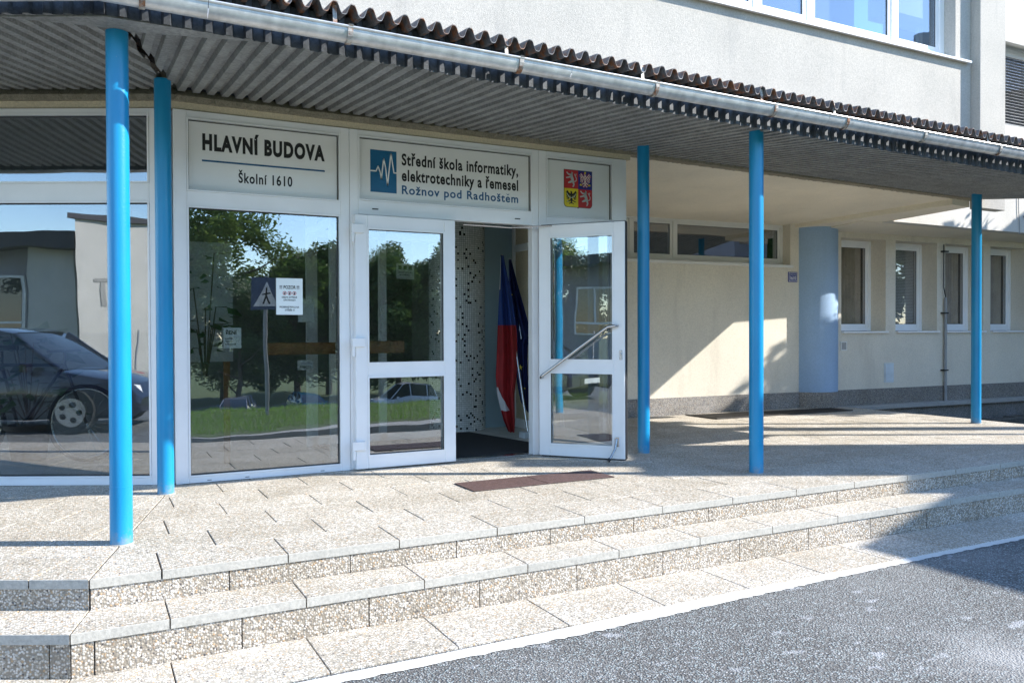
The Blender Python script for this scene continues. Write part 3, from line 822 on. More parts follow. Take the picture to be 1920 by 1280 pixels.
def stroke(pts, w):
    P = []
    for i in range(len(pts) - 1):
        (xa, za), (xb, zb) = pts[i], pts[i + 1]; wa = w[i] if isinstance(w, list) else w; wb = w[i + 1] if isinstance(w, list) else w
        L = math.hypot(xb - xa, zb - za) or 1; nx, nz = -(zb - za) / L, (xb - xa) / L
        P.append([(xa + nx * wa, za + nz * wa), (xb + nx * wb, zb + nz * wb), (xb - nx * wb, zb - nz * wb), (xa - nx * wa, za - nz * wa)])
    return P
def lion(x, z, s):
    T = lambda l: [(x + a * s, z + b * s) for a, b in l]
    P = []
    for pts, wd in [
        ([(.56, .90), (.50, .74), (.56, .56), (.62, .40), (.66, .26)], [.05, .085, .10, .075, .05]),   # body
        ([(.50, .90), (.60, .86)], [.07, .045]),                                                        # head
        ([(.50, .76), (.30, .80), (.18, .92)], [.055, .04, .035]), ([(.50, .68), (.32, .62), (.14, .58)], [.05, .04, .035]),  # forelegs
        ([(.60, .42), (.40, .34), (.28, .30)], [.075, .055, .03]), ([(.66, .30), (.68, .16), (.60, .08)], [.06, .045, .04]),  # hind legs
        ([(.68, .38), (.84, .44), (.86, .58), (.78, .70), (.84, .86)], .022), ([(.80, .68), (.70, .84)], .02)]:  # forked tail
        P += stroke(T(pts), [v * s for v in wd] if isinstance(wd, list) else wd * s)
    return P
def eagle(x, z, s):
    T = lambda l: [(x + a * s, z + b * s) for a, b in l]; P = []
    P += stroke(T([(.5, .88), (.5, .62), (.5, .36), (.5, .14)]), [.05 * s, .09 * s, .07 * s, .03 * s])
    P += stroke(T([(.5, .88), (.42, .86)]), [.05 * s, .02 * s])
    for sg in (-1, 1):
        P += stroke(T([(.5 + sg * .05, .66), (.5 + sg * .22, .74), (.5 + sg * .32, .92)]), [.06 * s, .07 * s, .04 * s])
        for k in range(5): P += stroke(T([(.5 + sg * .24, .80 - .03 * k), (.5 + sg * (.42 - .02 * k), .84 - .11 * k)]), [.035 * s, .012 * s])
        for k in range(2): P += stroke(T([(.5 + sg * .14, .62 - .05 * k), (.5 + sg * (.30 - .06 * k), .38 - .03 * k)]), [.035 * s, .015 * s])
        P += stroke(T([(.5 + sg * .04, .36), (.5 + sg * .22, .26), (.5 + sg * .34, .24)]), [.04 * s, .03 * s, .02 * s])
        P += stroke(T([(.5, .20), (.5 + sg * .16, .12)]), [.03 * s, .03 * s])
    return P
qw = (SX1 - SX0) / 2
flat(fr, 'shield_lion', lion(SX0 - 0.003, cz + 0.004, qw * 1.04), 'silver_print', PY - 2 * e)
flat(fr, 'shield_lion', lion(cx - 0.003, SZ0 + 0.008, qw * 1.04), 'silver_print', PY - 2 * e)
flat(fr, 'shield_eagle', eagle(SX0 + 0.002, SZ0 + 0.010, qw * 0.99), 'ink', PY - 2 * e)
ck = eagle(cx + 0.002, cz + 0.008, qw * 0.99)
flat(fr, 'shield_checked_eagle', ck, 'white_print', PY - 2 * e)
rd = random.Random(2); sq = []
for i in range(11):
    for j in range(11):
        if (i + j) % 2: continue
        x, z = cx + qw * (0.05 + i * 0.083), cz + qw * (0.10 + j * 0.085)
        for p in ck:
            xs_ = [q[0] for q in p]; zs_ = [q[1] for q in p]
            if min(xs_) - 0.002 <= x + .005 <= max(xs_) + .002 and min(zs_) - 0.002 <= z + .005 <= max(zs_) + .002:
                sq.append([(x, z), (x + 0.010, z), (x + 0.010, z + 0.010), (x, z + 0.010)]); break
flat(fr, 'shield_checks', sq, 'red_print', PY - 3 * e)
flat(fr, 'shield_crown', [[(cx + qw * .44, cz + qw * .96), (cx + qw * .56, cz + qw * .96), (cx + qw * .56, cz + qw * 1.08), (cx + qw * .44, cz + qw * 1.08)],
     [(cx + qw * .12, cz + qw * .22), (cx + qw * .28, cz + qw * .22), (cx + qw * .28, cz + qw * .32), (cx + qw * .12, cz + qw * .32)],
     [(cx + qw * .72, cz + qw * .22), (cx + qw * .88, cz + qw * .22), (cx + qw * .88, cz + qw * .32), (cx + qw * .72, cz + qw * .32)]], 'yellow_print', PY - 3 * e)
flat(fr, 'shield_crescent', stroke([(SX0 + qw * .5 + qw * .30 * math.cos(t), SZ0 + qw * .86 + qw * .30 * math.sin(t)) for t in [math.pi * (1.05 + 0.9 * i / 8) for i in range(9)]], 0.003)
     + [[(SX0 + qw * .2, SZ0 + qw * .30), (SX0 + qw * .3, SZ0 + qw * .30), (SX0 + qw * .25, SZ0 + qw * .36)]], 'silver_print', PY - 3 * e)

# --- door leaves: local (u, d, z) with u along the leaf
def leaf(f, wid, name_label, handle_side, hinges=True):
    dm = MB(f); t = 0.066; h0, h1 = 0.012, 2.035
    sl, srr, bb, mm0, mm1, tt = 0.10, 0.10, 0.10, 0.745, 0.85, 0.105
    for b in [(0, sl, 0, t, h0, h1), (wid - srr, wid, 0, t, h0, h1), (sl, wid - srr, 0, t, h0, h0 + bb), (sl, wid - srr, 0, t, mm0, mm1), (sl, wid - srr, 0, t, h1 - tt, h1)]: dm.box(*b)
    d = build(dm, 'door', 'white_frame', bld, bevel=0.004); d['label'] = name_label
    for (a, b) in ((h0 + bb, mm0), (mm1, h1 - tt)):
        k = MB(f); bars(k, sl - 0.004, wid - srr + 0.004, a - 0.004, b + 0.004, -0.007, -0.0005, 0.014); build(k, 'glazing_bead', 'white_frame', d)
        p = MB(f); p.box(sl, wid - srr, 0.028, 0.034, a, b); build(p, 'pane', 'glass_door', d)
        g = MB(f); bars(g, sl, wid - srr, a, b, 0.020, 0.026, 0.007); build(g, 'gasket', 'gasket', d)
    return d
def LF1(u, d, z): return (1.888 + u, 6.300 + d, z)
door1 = leaf(LF1, 0.862, 'closed left leaf of the entrance door', 'r')
for z in (0.20, 1.02, 1.92):
    m = MB(LF1); m.box(-0.035, 0.07, -0.028, -0.001, z - 0.035, z + 0.035); m.tube((-0.022, -0.014, z - 0.11), (-0.022, -0.014, z - 0.036), 0.013)
    build(m, 'hinge', 'white_frame', door1, bevel=0.003)
hx, hy = 3.545, 6.285
dl = math.hypot(0.503, 0.585); ux, uy = 0.503 / dl, -0.585 / dl
def LF2(u, d, z): return (hx + ux * u + uy * -d * 1.0 * -1 * -1, hy + uy * u + ux * d, z)
# d grows away from the camera side
def LF2(u, d, z): return (hx + ux * u - uy * d, hy + uy * u + ux * d, z)
door2 = leaf(LF2, 0.775, 'open right leaf of the entrance door with diagonal steel pull bar', 'l')
m = MB(LF2); m.path([(0.035, -0.004, 0.70), (0.035, -0.045, 0.70), (0.045, -0.055, 0.712), (0.56, -0.055, 1.085), (0.64, -0.055, 1.14), (0.70, -0.05, 1.148), (0.712, -0.03, 1.148), (0.712, -0.002, 1.148)], 0.0135, 12)
build(m, 'pull_bar', 'steel', door2, smooth=True)
m = MB(LF2); m.path([(0.08, 0.07, 0.72), (0.08, 0.115, 0.72), (0.55, 0.12, 1.06), (0.70, 0.115, 1.13), (0.70, 0.068, 1.13)], 0.012, 12)
build(m, 'pull_bar', 'steel', door2, smooth=True)
m = MB(LF2); m.box(0.728, 0.752, -0.008, 0, 0.86, 0.94); m.tube((0.74, -0.016, 0.91), (0.74, -0.008, 0.91), 0.009); build(m, 'lock_plate', 'steel', door2, bevel=0.003)
m = MB(LF2); m.box(0.695, 0.725, -0.018, 0, 0.12, 0.20); m.path([(0.71, -0.022, 0.185), (0.700, -0.05, 0.10), (0.665, -0.095, 0.018)], 0.010, 10); build(m, 'door_stop', 'steel', door2, smooth=True)
m = MB(LF2); m.tube((0.655, -0.102, 0.004), (0.668, -0.092, 0.03), 0.014); build(m, 'rubber_foot', 'black_plastic', door2)
m = MB(LF2); m.box(0.776, 0.782, 0.006, 0.062, 0.012, 2.035); build(m, 'edge_gasket', 'gasket', door2)
m = MB(LF2); m.box(0.02, 0.775, 0.01, 0.062, 2.0355, 2.041); build(m, 'edge_gasket', 'gasket', door2)
m = MB(LF2); m.box(0.02, 0.775, 0.01, 0.062, 0.003, 0.0115); build(m, 'edge_gasket', 'gasket', door2)
# closer arm over the doorway
m = MB(); m.path([(2.9, 6.47, 2.03), (3.32, 6.38, 2.015), (3.50, 6.33, 2.02)], 0.008, 8); m.path([(3.32, 6.38, 2.015), (3.62, 6.18, 2.026)], 0.007, 8); build(m, 'closer_arm', 'steel', bld)
m = MB(); m.box(2.752, 3.525, 6.37, 6.46, -0.005, 0.010); build(m, 'threshold', 'steel', bld)

# ================================================================== VESTIBULE AND INTERIOR
fl_ = MB(); fl_.prism([(1.9, 6.45), (4.5, 6.45), (4.5, 8.7), (1.9, 8.7)], -0.05, -0.004); fl0 = struct(build(fl_, 'vestibule_floor', 'joint'))
for i in range(9):
    for j in range(8):
        x0 = 1.9 + i * 0.30; y0 = 6.47 + j * 0.30
        if x0 > 4.4 or y0 > 8.6: continue
        m = MB(); vs, fs = chamfer_poly([(x0 + .002, y0 + .002), (min(x0 + .298, 4.5), y0 + .002), (min(x0 + .298, 4.5), y0 + .298), (x0 + .002, y0 + .298)], -0.01, 0.0, 0.002); m.add(vs, fs); build(m, 'floor_tile', 'floor_tile', fl0)
fl_ = MB(); fl_.prism([(1.9, 8.7), (1.9, 6.45), (0.6, 6.45), LEFT(4.5, 6.45, 0)[:2], LEFT(4.5, 11, 0)[:2], (4.5, 13), (4.5, 8.7)], -0.05, -0.002); struct(build(fl_, 'lobby_floor', 'floor_tile'))
m = MB()
m.box(4.02, 4.50, 8.46, 8.56, 0, 2.75); build(m, 'vestibule_back_wall', 'bluegrey_wall', bld)
m = MB(); m.box(1.85, 4.5, 6.46, 8.9, 2.70, 2.76); m.prism([(-3.5, 12), (4.5, 12), (4.5, 8.9), (1.85, 8.9), (1.85, 6.46), (0.6, 6.46), LEFT(4.5, 6.46, 0)[:2]], 2.71, 2.77); build(m, 'lobby_ceiling', 'interior', bld)
m = MB(); m.box(-4.5, 4.5, 11.9, 12.0, -0.05, 2.8); m.box(4.46, 4.56, 8.56, 12, -0.05, 2.8); build(m, 'lobby_back_wall', 'interior', bld)
m = MB(); m.box(4.455, 4.54, 6.446, 8.75, -0.05, 0.5); m.box(4.455, 4.54, 6.446, 8.75, 2.2, 2.76); build(m, 'side_return_wall', 'cream', bld)
# inner frames beside the flags
member(lambda u, d, z: (4.40 + d, u, z), 'inner_screen', [(6.50, 6.56, 0, .05, 0, 2.7), (7.30, 7.36, 0, .05, 0, 2.7), (8.38, 8.44, 0, .05, 0, 2.7), (6.56, 8.38, 0, .05, 0, 0.10), (6.56, 8.38, 0, .05, 2.02, 2.10), (6.56, 8.38, 0, .05, 2.6, 2.7)])
m = MB(); m.box(4.42, 4.43, 6.5, 8.4, 0.1, 2.6); build(m, 'inner_panel', 'cream_smooth', bld)
# inner partition seen through the fixed glass and the closed leaf
m = MB()
for x in (1.92, 2.62, 3.30): m.box(x, x + 0.07, 7.90, 7.96, 0, 2.7)
m.box(1.92, 3.36, 7.90, 7.96, 2.03, 2.10); m.box(1.92, 3.36, 7.90, 7.96, 0, 0.08)
build(m, 'inner_door_frame', 'white_wall_frame', bld)
m = MB(); m.box(1.86, 1.92, 6.46, 7.9, 0, 2.7) if False else m.box(1.875, 1.925, 7.0, 7.05, 0, 2.7); m.box(1.88, 1.92, 7.05, 7.9, 2.03, 2.1); m.box(1.875, 1.925, 7.86, 7.899, 0, 2.7); build(m, 'inner_door_frame', 'white_wall_frame', bld)
# tiled round column
NC = 64; R_ = 0.32; me = bpy.data.meshes.new('mosaic_column')
vs = []; fs = []; uvs = []
for i in range(NC): 
    t = 2 * math.pi * i / NC
    for z in (0, 2.7): vs.append((R_ * math.cos(t), R_ * math.sin(t), z))
for i in range(NC): fs.append((2 * i, (2 * i + 2) % (2 * NC), (2 * i + 3) % (2 * NC), 2 * i + 1))
me.from_pydata(vs, [], fs); me.materials.append(MAT['mosaic'])
ul = me.uv_layers.new(name='UVMap'); TS = 0.0235
for pi_, p in enumerate(me.polygons):
    for li, vi in zip(p.loop_indices, p.vertices):
        i = vi // 2; i2 = i if not (pi_ == NC - 1 and i == 0) else NC
        ul.data[li].uv = (round(2 * math.pi * R_ / TS) * i2 / NC, vs[vi][2] / TS)
me.polygons.foreach_set('use_smooth', [True] * len(me.polygons)); me.update()
mc = bpy.data.objects.new('mosaic_column', me); COL.objects.link(mc); mc.location = (3.745, 8.54, 0)
tag(mc, 'round column clad in small white and black mosaic tiles inside the open doorway', 'column')
m = MB(); m.prism([(1.98, 6.50), (3.98, 6.50), (3.70, 8.12), (1.98, 8.12)], 0.0015, 0.010)
tag(build(m, 'entrance_mat', 'mat_dark', origin=(2.8, 7.3, 0)), 'dark brown carpet mat on the floor inside the open doorway', 'mat')

# wooden rails
for a, b, y, z in ((1.30, 1.905, 6.62, 0.93), (1.99, 2.50, 7.86, 0.925)):
    pass
def rail(x0, x1, y, z, h, lab):
    m = MB(); m.box(x0, x1, y, y + 0.03, z, z + h)
    r_ = build(m, 'wooden_rail', 'wood', origin=((x0 + x1) / 2, y, z), bevel=0.003); tag(r_, lab, 'rail', 'wooden push rails behind the entrance glass'); return r_
rail(1.262, 1.80, 6.56, 0.925, 0.095, 'varnished wooden rail across the big fixed window beside the door')
rail(2.06, 2.66, 7.30, 0.905, 0.115, 'varnished wooden rail behind the closed left door leaf')
m = MB(); m.box(1.02, 1.07, 7.2, 7.24, 0, 0.88)
tag(build(m, 'wooden_stake', 'wood', origin=(1.04, 7.2, 0)), 'upright wooden slat below the pale board behind the big window', 'slat')
m = MB(); m.box(0.60, 1.09, 7.16, 7.19, 0.86, 1.85)
tag(build(m, 'notice_board', 'paper_dim', origin=(0.8, 7.17, 0.86)), 'pale notice board standing behind the big window left side', 'board')

# --- papers on and behind the glass
def sheet(name, x0, x1, z0, z1, y, mat, label, cat='notice', lines=(), f=MAIN, group=None):
    m = MB(f); m.box(x0, x1, y, y + 0.002, z0, z1)
    e_ = build(m, name, mat, origin=f((x0 + x1) / 2, y, z0)); tag(e_, label, cat, group); return e_
IY = 6.392
s1 = sheet('warning_notice', 1.292, 1.494, 1.238, 1.519, IY - 0.0035, 'paper', 'white warning sheet headed POZOR taped on the big window', 'notice')
def words(par, body, x, z, w_, cap, y, mat='ink', bold=0.02, sp=1.0): return lettering(body, x, z, w_, cap, y, mat, par, bold, sp)
ty = IY - 0.0045
words(s1, '!!! POZOR !!!', 1.318, 1.437, 0.150, 0.026, ty, bold=0.03)
for i in range(3):
    cxx = 1.356 + i * 0.037; m = MB(); n = 16; ring = []
    for k in range(n): ring.append((0.0145 * math.cos(2 * math.pi * k / n), 0.0145 * math.sin(2 * math.pi * k / n)))
    m.add([(cxx + a, ty, 1.404 + b) for a, b in ring] + [(cxx + a * .72, ty, 1.404 + b * .72) for a, b in ring], [(k, (k + 1) % n, n + (k + 1) % n, n + k) for k in range(n)])
    build(m, 'prohibition_mark', 'red_print', s1, recalc=False)
    m = MB(); m.add([(cxx - .006, ty, 1.396), (cxx + .004, ty, 1.394), (cxx + .006, ty, 1.412), (cxx - .002, ty, 1.410)], [(0, 1, 2, 3)]); build(m, 'pictogram', 'ink', s1, recalc=False)
words(s1, 'DBEJTE ZVÝŠENÉ', 1.334, 1.366, 0.116, 0.013, ty)
words(s1, 'OPATRNOSTI', 1.346, 1.344, 0.092, 0.013, ty)
words(s1, 'PROBÍHAJÍ PRÁCE NA', 1.317, 1.290, 0.150, 0.014, ty)
words(s1, 'STŘEŠE !!!', 1.357, 1.267, 0.074, 0.014, ty)
s2 = sheet('opening_notice', 0.908, 1.036, 0.984, 1.138, 6.412, 'paper', 'small white notice ending in ŘENÍ behind the big window', 'notice')
words(s2, 'ŘENÍ', 0.925, 1.088, 0.078, 0.028, 6.4105); words(s2, 'DVEŘÍ', 0.922, 1.050, 0.05, 0.011, 6.4105); words(s2, 'ŠKOLU', 0.922, 1.030, 0.05, 0.011, 6.4105); words(s2, 'ROZVRŽENÍM', 0.922, 1.008, 0.075, 0.011, 6.4105)
s3 = sheet('blank_sheet', 1.462, 1.592, 1.182, 1.364, 6.414, 'paper_dim', 'blank greyish sheet half behind the POZOR notice', 'notice')
s4 = sheet('partner_plate', 1.456, 1.578, 0.808, 0.884, 6.412, 'paper_dim', 'small pale plate with a bar logo low on the big window', 'sticker')
words(s4, 'CISCO', 1.475, 0.822, 0.085, 0.020, 6.4105, bold=0.03)
m = MB()
for i in range(9):
    x = 1.473 + i * 0.0112; hh = [0.008, 0.014, 0.022, 0.014, 0.008, 0.014, 0.022, 0.014, 0.008][i]
    m.add([(x, 6.4105, 0.851), (x + .0035, 6.4105, 0.851), (x + .0035, 6.4105, 0.851 + hh), (x, 6.4105, 0.851 + hh)], [(0, 1, 2, 3)])
build(m, 'bar_logo', 'ink_blue', s4, recalc=False)
s5 = sheet('door_rules_notice', 2.79, 2.98, 1.64, 1.80, 7.88, 'paper_dim', 'cream notice with pictograms on the inner door frame', 'notice')
words(s5, 'ZÁKAZ VSTUPU', 2.80, 1.70, 0.16, 0.014, 7.8785); words(s5, 'SE ZVÍŘATY', 2.82, 1.675, 0.12, 0.014, 7.8785)
m = MB()
for i in range(3):
    m.add([(2.81 + i * .055, 7.8785, 1.735), (2.845 + i * .055, 7.8785, 1.735), (2.845 + i * .055, 7.8785, 1.775), (2.81 + i * .055, 7.8785, 1.775)], [(0, 1, 2, 3)])
build(m, 'pictogram', 'ink', s5, recalc=False)
s6 = sheet('red_card', 0.60, 0.67, 1.40, 1.50, 7.150, 'red_print', 'small red card on the pale board behind the big window', 'card')

# --- flags on leaning poles
def cloth(parts, parent):
    for name, rows_, mat in parts:
        m = MB(); m.grid(rows_); o = build(m, name, mat, parent, smooth=True)
F2 = Vector((math.sin(YAW), math.cos(YAW), 0)); R2 = Vector((math.cos(YAW), -math.sin(YAW), 0))
def flag(base, top, prof, bands, seed, folds):
    """prof: list of (z, left, right) offsets along R2 from the pole axis point at that height"""
    rn = random.Random(seed); rows_all = []
    b, t_ = Vector(base), Vector(top)
    def row(z):
        for (z0, l0, r0), (z1, l1, r1) in zip(prof, prof[1:]):
            if z1 <= z <= z0:
                k = (z0 - z) / (z0 - z1); l = l0 + (l1 - l0) * k; r = r0 + (r1 - r0) * k; break
        else: l, r = prof[-1][1], prof[-1][2]
        c = b + (t_ - b) * ((z - b.z) / (t_.z - b.z)); pts = []
        spread = min(1, (prof[0][0] - z) / 0.5)
        for i in range(25):
            q = i / 24; off = l + (r - l) * q
            dep = (0.012 + 0.035 * spread) * math.sin(q * folds * math.pi + z * 1.3) + 0.012 * math.sin(q * 17 + z * 5)
            zz = z + (0.05 * spread * (q - 0.5) if False else 0)
            p = c + R2 * off + F2 * (dep - 0.05); pts.append((p.x, p.y, zz))
        return pts
    return row
c1 = empty('czech_flag', (4.05, 7.46, 0), 'hanging blue, red and white flag on a pale pole in the doorway', 'flag', 'flags standing inside the doorway')
pb, pt = (4.075, 7.46, 0.03), (3.975, 7.86, 1.93)
m = MB(); m.tube(pb, pt, 0.013, 0.011); build(m, 'pole', 'steel', c1, smooth=True)
prof = [(1.92, -0.012, 0.02), (1.70, -0.05, 0.03), (1.40, -0.11, 0.045), (1.1, -0.165, 0.04), (0.85, -0.21, 0.01), (0.64, -0.25, -0.03), (0.45, -0.265, -0.08), (0.30, -0.25, -0.10), (0.18, -0.235, -0.115), (0.06, -0.20, -0.14)]
row = flag(pb, pt, prof, None, 1, 4.0)
zs = [1.92 - i * 0.03 for i in range(63)]
zsb = [z for z in zs if z >= 1.16]; zsr = [z for z in zs if z <= 1.19]
cloth([('blue_field', [row(z) for z in zsb], 'flag_blue'), ('red_stripe', [row(z) for z in zsr], 'flag_red')], c1)
# white stripe sliver, slightly in front
rowsw = []
for z in [0.52 - i * 0.03 for i in range(9)]:
    p = row(z); k = int(2 + (0.52 - z) * 55); rowsw.append([(q[0] - F2.x * 0.02, q[1] - F2.y * 0.02, q[2]) for q in [p[int(j * max(1, min(k, 17)) / 6)] for j in range(7)]])
cloth([('white_stripe', rowsw, 'flag_white')], c1)
rowsw = [[(q[0] - F2.x * 0.02, q[1] - F2.y * 0.02, q[2]) for q in row(z)[:3]] for z in [1.9 - i * 0.05 for i in range(8)]]
cloth([('white_hem', rowsw, 'flag_white')], c1)
c2 = empty('european_flag', (4.16, 7.55, 0), 'hanging navy flag with small yellow stars behind the other flag', 'flag', 'flags standing inside the doorway')
pb2, pt2 = (4.24, 7.60, 0.03), (4.13, 7.98, 1.90)
m = MB(); m.tube(pb2, pt2, 0.013, 0.011); build(m, 'pole', 'steel', c2, smooth=True)
prof = [(1.89, -0.01, 0.02), (1.6, -0.05, 0.05), (1.2, -0.09, 0.10), (1.02, -0.10, 0.13), (0.99, -0.10, 0.07), (0.8, -0.10, 0.03), (0.55, -0.12, 0.0), (0.35, -0.11, -0.02), (0.24, -0.05, -0.03)]
row2 = flag(pb2, pt2, prof, None, 2, 5.0)
cloth([('field', [row2(1.89 - i * 0.033) for i in range(51)], 'flag_navy')], c2)
m = MB()
for (off, z, s_) in ((-0.06, 0.72, 0.032), (-0.05, 1.35, 0.010), (-0.04, 1.25, 0.010), (-0.045, 0.50, 0.012), (-0.03, 1.5, 0.009)):
    b_, t_ = Vector(pb2), Vector(pt2); c = b_ + (t_ - b_) * ((z - b_.z) / (t_.z - b_.z)) + R2 * off - F2 * 0.12
    pts = []
    for k in range(10):
        r_ = s_ if k % 2 == 0 else s_ * 0.42; a_ = math.pi / 2 + k * math.pi / 5
        p = c + R2 * (r_ * math.cos(a_)); pts.append((p.x, p.y, c.z + r_ * math.sin(a_)))
    m.add(pts, [tuple(range(10))])
build(m, 'star', 'yellow_print', c2, recalc=False)
m = MB(); m.box(3.985, 4.20, 7.385, 7.50, 0.0, 0.065); 
tag(build(m, 'flag_stand', 'box_white', origin=(4.1, 7.45, 0), bevel=0.006), 'small pale block holding the flag pole foot', 'stand')

# --- plant, pot and bicycle behind the left pane
def at_px(px, fwd_d, z):
    r_ = (px - 960) / 1530 * fwd_d
    p = F2 * fwd_d + R2 * r_; return Vector((p.x, p.y, z))
pp = at_px(52, 7.1, 0); plant = empty('potted_plant', tuple(pp), 'dark leafy houseplant in a pot behind the left pane', 'plant')
m = MB()
pts_ = [(0.13, 0), (0.17, 0.26), (0.19, 0.27), (0.19, 0.31), (0.16, 0.31), (0.15, 0.26)]
n = 24; vs = [(pp.x + r_ * math.cos(2 * math.pi * i / n), pp.y + r_ * math.sin(2 * math.pi * i / n), z) for r_, z in pts_ for i in range(n)]
m.add(vs, [(a * n + i, a * n + (i + 1) % n, (a + 1) * n + (i + 1) % n, (a + 1) * n + i) for a in range(len(pts_) - 1) for i in range(n)] + [tuple(range(n))]); build(m, 'pot', 'soil_pot', plant, smooth=True)
m = MB(); m.tube((pp.x, pp.y, 0.2), (pp.x, pp.y, 0.24), 0.15, n=24); build(m, 'soil', 'soil', plant)
def leafy(parent, base, n, r, z0, z1, size, seed, mat='leaf_in'):
    rn = random.Random(seed); st = MB(); 
    for i in range(n):
        a = rn.uniform(0, 6.28); rr_ = r * math.sqrt(rn.random()); z = rn.uniform(z0, z1)
        c = Vector((base.x + rr_ * math.cos(a), base.y + rr_ * math.sin(a), z))
        d = Vector((math.cos(a), math.sin(a), rn.uniform(-0.7, 0.3))).normalized(); s_ = d.cross(Vector((0, 0, 1))).normalized()
        s_ = (s_ + Vector((rn.uniform(-.4, .4),) * 3)).normalized()
        L = size * rn.uniform(0.7, 1.3); wv = L * 0.24; nrm = d.cross(s_)
        lm = MB(); P = [c, c + d * L * .35 + s_ * wv + nrm * L * .05, c + d * L + nrm * L * -.1, c + d * L * .35 - s_ * wv + nrm * L * .05, c + d * L * .45]
        lm.add([tuple(p) for p in P], [(0, 1, 4), (1, 2, 4), (2, 3, 4), (3, 0, 4)]); build(lm, 'leaf', mat, parent, recalc=False)
        if i % 4 == 0: st.path([(base.x, base.y, z0 - 0.15), tuple((Vector((base.x, base.y, z)) + c) / 2), tuple(c)], 0.005, 5)
    build(st, 'stem', 'bark', parent)
leafy(plant, pp, 70, 0.36, 0.45, 1.15, 0.20, 11)
vp = Vector((0.83, 6.85, 0)); vine = empty('climbing_houseplant', tuple(vp), 'tall slender houseplant with oval leaves behind the left edge of the big window', 'plant')
leafy(vine, vp, 46, 0.20, 0.85, 1.75, 0.13, 12)
bp = at_px(160, 7.0, 0.33)
bike = empty('bicycle', (bp.x, bp.y, 0), 'bicycle parked indoors behind the left pane, its front wheel showing', 'bicycle')
def ringm(c, ax1, ax2, R1, r, n=40):
    m = MB(); m.path([tuple(c + ax1 * (R1 * math.cos(t)) + ax2 * (R1 * math.sin(t))) for t in [2 * math.pi * i / n for i in range(n + 1)]], r, 8); return m
Z3 = Vector((0, 0, 1))
for k, off in enumerate((0.0, -1.02)):
    c = bp + R2 * off
    t_ = build(ringm(c, R2, Z3, 0.32, 0.016), 'tyre', 'tyre', bike, smooth=True)
    m = MB()
    for i in range(20):
        a = 2 * math.pi * i / 20; m.tube(tuple(c), tuple(c + R2 * (0.3 * math.cos(a)) + Z3 * (0.3 * math.sin(a))), 0.002, n=4)
    build(m, 'spokes', 'steel', bike)
    build(ringm(c, R2, Z3, 0.295, 0.009), 'rim', 'steel', bike, smooth=True)
m = MB(); A_, B_ = bp, bp + R2 * -1.02
hd = bp + R2 * -0.18 + Z3 * 0.5; st_ = bp + R2 * -0.72 + Z3 * 0.5; bb_ = bp + R2 * -0.58 + Z3 * -0.05
for a, b in ((A_, hd), (hd, st_), (st_, bb_), (hd, bb_), (bb_, B_), (B_, st_)): m.tube(tuple(a), tuple(b), 0.014, n=8)
m.tube(tuple(hd), tuple(hd + Z3 * 0.12), 0.014); m.tube(tuple(hd + Z3 * .12 - F2 * .25), tuple(hd + Z3 * .12 + F2 * .25), 0.012); m.tube(tuple(st_), tuple(st_ + Z3 * .12), 0.014)
build(m, 'bike_frame', 'black_plastic', bike)
m = MB(); p = st_ + Z3 * .13; m.prism([(p.x - .1, p.y - .05), (p.x + .13, p.y - .02), (p.x + .13, p.y + .02), (p.x - .1, p.y + .06)], p.z, p.z + 0.04); build(m, 'saddle', 'black_plastic', bike)

# ================================================================== CANOPY
can = empty('entrance_canopy', (0, 4.4, 2.6), 'long corrugated steel canopy with zinc gutter bending round the entrance', 'canopy')
PER = 0.0998
def zfront(x): return 2.671 - 0.0180 * (x - 1.2)
def zback(x): return 2.845 - 0.0125 * (x - 1.2)
def zroof(x): return 2.840 - 0.0128 * (x - 1.2)
XR = 9.9; LL = 3.6
YV = 4.485
# soffit: trapezoid ribs running front to back
def soffit(f, L, sgn, gap):
    prof = [(0.0, 0.0), (0.048, 0.0), (0.058, 0.034), (0.090, 0.034)]     # (along, up) within one period
    xs_ = []; k = 0
    x = 0.0
    while k * PER < L:
        for a, h in prof: xs_.append((k * PER + a, h))
        k += 1
    vs = []; fs = []; m = MB(f)
    yb = 6.36; prev = None
    rn = random.Random(4)
    for x, h in xs_:
        bend = bis(1e-9 + Y0)
        ymax = min(yb, Y0 + (x - gap - 0.0) / TB)
        if ymax < YV + 0.03: prev = None; continue
        cur = []
        xx = (lambda s: s)
        zf = zfront(x if f is MAIN else -x * 0.2) ; zb = zback(x if f is MAIN else 0.3)
        for j in range(5):
            y = YV + (ymax - YV) * j / 4; q = (y - YV) / (6.4 - YV)
            cur.append((x, y, zf + (zb - zf) * q + h + (0.004 * math.sin(x * 2.1 + j) if 0 < j < 4 else 0)))
        o = len(vs); vs += cur
        if prev is not None: fs += [(prev + j, prev + j + 1, o + j + 1, o + j) for j in range(4)]
        prev = o
    m.add(vs, fs); return m
def solidify_build(m, name, mat, parent, th=0.0015, smooth=False):
    o = build(m, name, mat, parent, smooth=smooth, recalc=True)
    return o
solidify_build(soffit(MAIN, XR, 1, 0.035), 'ceiling_sheet', 'galv_soffit', can)
solidify_build(soffit(LEFT, LL, -1, 0.010), 'ceiling_sheet', 'galv_soffit', can)
